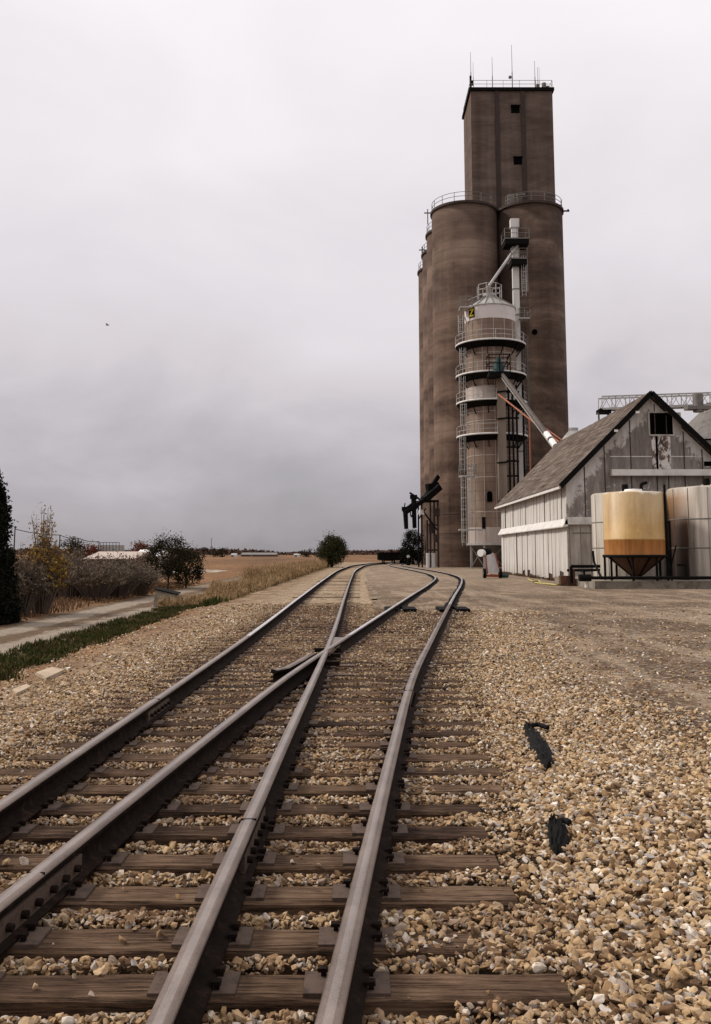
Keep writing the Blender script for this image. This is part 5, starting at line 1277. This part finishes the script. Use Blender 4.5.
shed(134, 157, 84, 556.5, 549.5, 6, 'whitesteel', 'whiteplastic', 'small white shed with a bright white roof left of the dark tree')
shed(241, 276, 420, 554.6, 552.6, 12, 'mudroof', 'galv_dark', 'long low grey farm building far off across the brown field', 0)
shed(231, 236, 380, 554.8, 553.4, 5, 'whitesteel', 'galv', 'tiny white farm building far off, left of the long grey one', 0)
shed(294, 300, 400, 554.8, 553.6, 5, 'whitesteel', 'galv', 'tiny white farm building far off, right of the long grey one', 0)
Yt = 90; x0, x1 = P2(99.5, Yt), P2(118.5, Yt); st = empty('elevated_tank', ((x0+x1)/2, Yt, -.3), 'pale square tank with a lattice railing above the long shed roof', 'tank')
MB().box(x0, x1, Yt, Yt+2, 1.0, zat(545, Yt)).build('tank_body', 'galv', st)
mb = MB(); zt_ = zat(542.5, Yt)
for k in range(7): x = x0+(x1-x0)*k/6; mb.bar((x, Yt-.03, 1.0), (x, Yt-.03, zt_), .05)
mb.bar((x0, Yt-.03, zt_), (x1, Yt-.03, zt_), .06); mb.build('lattice', 'galv_dark', st)
for k in (0, 1): mb = MB(); x = (x0+.1, x1-.1)[k]; mb.bar((x, Yt+.5, -.3), (x, Yt+.5, 1.0), .14); mb.build('leg', 'galv_dark', st)
for k, (px_, pt) in enumerate(((15, 529), (60, 535), (78, 538), (99, 541.5))):
    Y_ = 78+k*3; t_ = at(px_, pt, Y_); mb = MB(); mb.cyl((t_.x, Y_, -.3), t_, .06, .05, n=6); o = mb.build('wire_pole', 'bark')
    tag(o, '%s slim dark pole carrying the sagging wire, counted from the left edge' % ordw(k+1), 'pole', 'poles of the wire line at the left')
pts = [at(15, 529, 78), at(60, 535, 81), at(78, 538, 84), at(99, 541.5, 87)]; mb = MB()
for a, b_ in zip(pts[:-1], pts[1:]):
    seg = [a.lerp(b_, t)-Vector((0, 0, .14*4*t*(1-t))) for t in np.linspace(0, 1, 8)]; mb.tube(seg, .03, 4)
tag(mb.build('overhead_wire', 'black'), 'thin dark wire strung between the slim poles at the left', 'wire')
t_ = at(211.5, 538, 520); mb = MB(); mb.cyl((t_.x, 520, 0), t_, .28, .16, n=5); tag(mb.build('radio_mast', 'galv_dark'), 'thin radio mast on the far horizon', 'mast')
t_ = at(204, 550, 400); wt = empty('water_tower', (t_.x, 400, 0), 'small dark tower with a wide head on the far horizon, left of the mast', 'tower')
MB().cyl((t_.x, 400, 0), (t_.x, 400, t_.z), .5, n=8).build('stem', 'bark', wt); MB().lathe(t_.x, 400, [(.4, t_.z-.4), (2.0, t_.z), (1.7, t_.z+.9), (.2, t_.z+1.3)], 16).build('tank_head', 'bark', wt)
# cars of a far yard, dark low machinery line beyond the field
for k, (px_, w_) in enumerate(((213, 1), (222, 1), (306, 1), (318, 1))):
    x = P2(px_, 360); mb = MB(); 
    tree('far_tree', '%s small dark tree along the far edge of the brown field, from the left' % ordw(k+1), 'tree', x, 360, 0, 3.0, 2.2, 'darkleaf', ncl=16, nper=30, cr=.6, leaf=.3, group='small trees along the far field', tr=.2, low=.1)

# ------------------------------------------------------------------ rubber scraps on the gravel
def scrap(ctr, label, tail=None):
    P_ = [gnd(a_, b_, 0) for a_, b_, _ in ctr]; mb = MB(); n = len(P_); L_ = []
    rs = random.Random(len(label))
    for k, (q, c_) in enumerate(zip(P_, ctr)):
        t = (P_[min(k+1, n-1)]-P_[max(k-1, 0)]).normalized(); nr = Vector((t.y, -t.x, 0)); w_ = c_[2]
        for j_ in range(13):
            u = -1+j_/6; edge_ = rs.uniform(.85, 1.25) if j_ in (0, 12) else 1
            zz = (.062*math.sqrt(max(0, 1-u*u)) + (.012 if j_ % 3 == 1 else 0))*(.75+.35*math.sin(k*1.9+u)) - .004
            v = q+nr*u*w_*edge_; mb.v.append((v.x, v.y, GZ(q.x, q.y)+.016+zz*rs.uniform(.85, 1.15)))
    for k in range(n-1):
        for i_ in range(12): a = k*13+i_; mb.f.append((a, a+1, a+14, a+13)); mb.m.append(0); mb.sm.append(False)
        mb.f.append((k*13, k*13+13, k*13+25, k*13+12)); mb.m.append(0); mb.sm.append(False)
    mb.f.append(tuple(range(13))); mb.f.append(tuple(range((n-1)*13, n*13))[::-1]); mb.m += [0, 0]; mb.sm += [False, False]
    if tail:
        mb.tube([gnd(a_, b_, 0)+Vector((0, 0, .03)) for a_, b_ in tail], .022, 6)
    tag(mb.build('rubber_scrap', 'rubber'), label, 'rubber scrap', 'black rubber scraps on the gravel')
_den = lambda L_: [tuple(a+(b_-a)*t for a, b_ in zip(p, q)) for p, q in zip(L_[:-1], L_[1:]) for t in (0, .33, .66)]+[L_[-1]]
_sc = scrap
scrap = lambda c, l, t=None: _sc(_den(c), l, t)
scrap([(527, 727, .035), (531, 732, .065), (535, 740, .075), (540, 749, .08), (544, 757, .07), (547, 764, .045), (549, 770, .02)], 'long curved strip of black rubber lying on the gravel, farther from the camera', [(530, 729), (538, 727.5), (548, 731)])
scrap([(551, 826, .02), (556, 829, .06), (558, 836, .062), (558, 843, .06), (557, 850, .045), (558, 857, .025)], 'short crumpled piece of black rubber on the gravel, nearest the camera', [(555, 828), (563, 826), (570, 828)])

# ------------------------------------------------------------------ bird
b0 = at(107.5, 325, 70); mb = MB()
mb.lathe(0, 0, [(.001, -.16), (.03, -.10), (.045, 0), (.03, .09), (.012, .16)], 10)
vs_ = [(b0.x+z, b0.y+y, b0.z+x) for x, y, z in mb.v]; mb.v = vs_
for s_ in (-1, 1):
    mb.add([(b0.x+.05, b0.y, b0.z), (b0.x-.05, b0.y, b0.z), (b0.x-.07, b0.y+s_*.26, b0.z+.07), (b0.x+.02, b0.y+s_*.26, b0.z+.07), (b0.x-.10, b0.y+s_*.45, b0.z+.03),
            (b0.x+.05, b0.y, b0.z-.012), (b0.x-.05, b0.y, b0.z-.012), (b0.x-.07, b0.y+s_*.26, b0.z+.06), (b0.x+.02, b0.y+s_*.26, b0.z+.06), (b0.x-.10, b0.y+s_*.45, b0.z+.022)], [(0,1,2,3), (3,2,4), (8,7,6,5), (9,7,8)])
tag(mb.build('bird', 'black'), 'tiny dark bird flying in the grey sky at the left', 'bird')
print('SCENE DONE', len(bpy.data.objects))
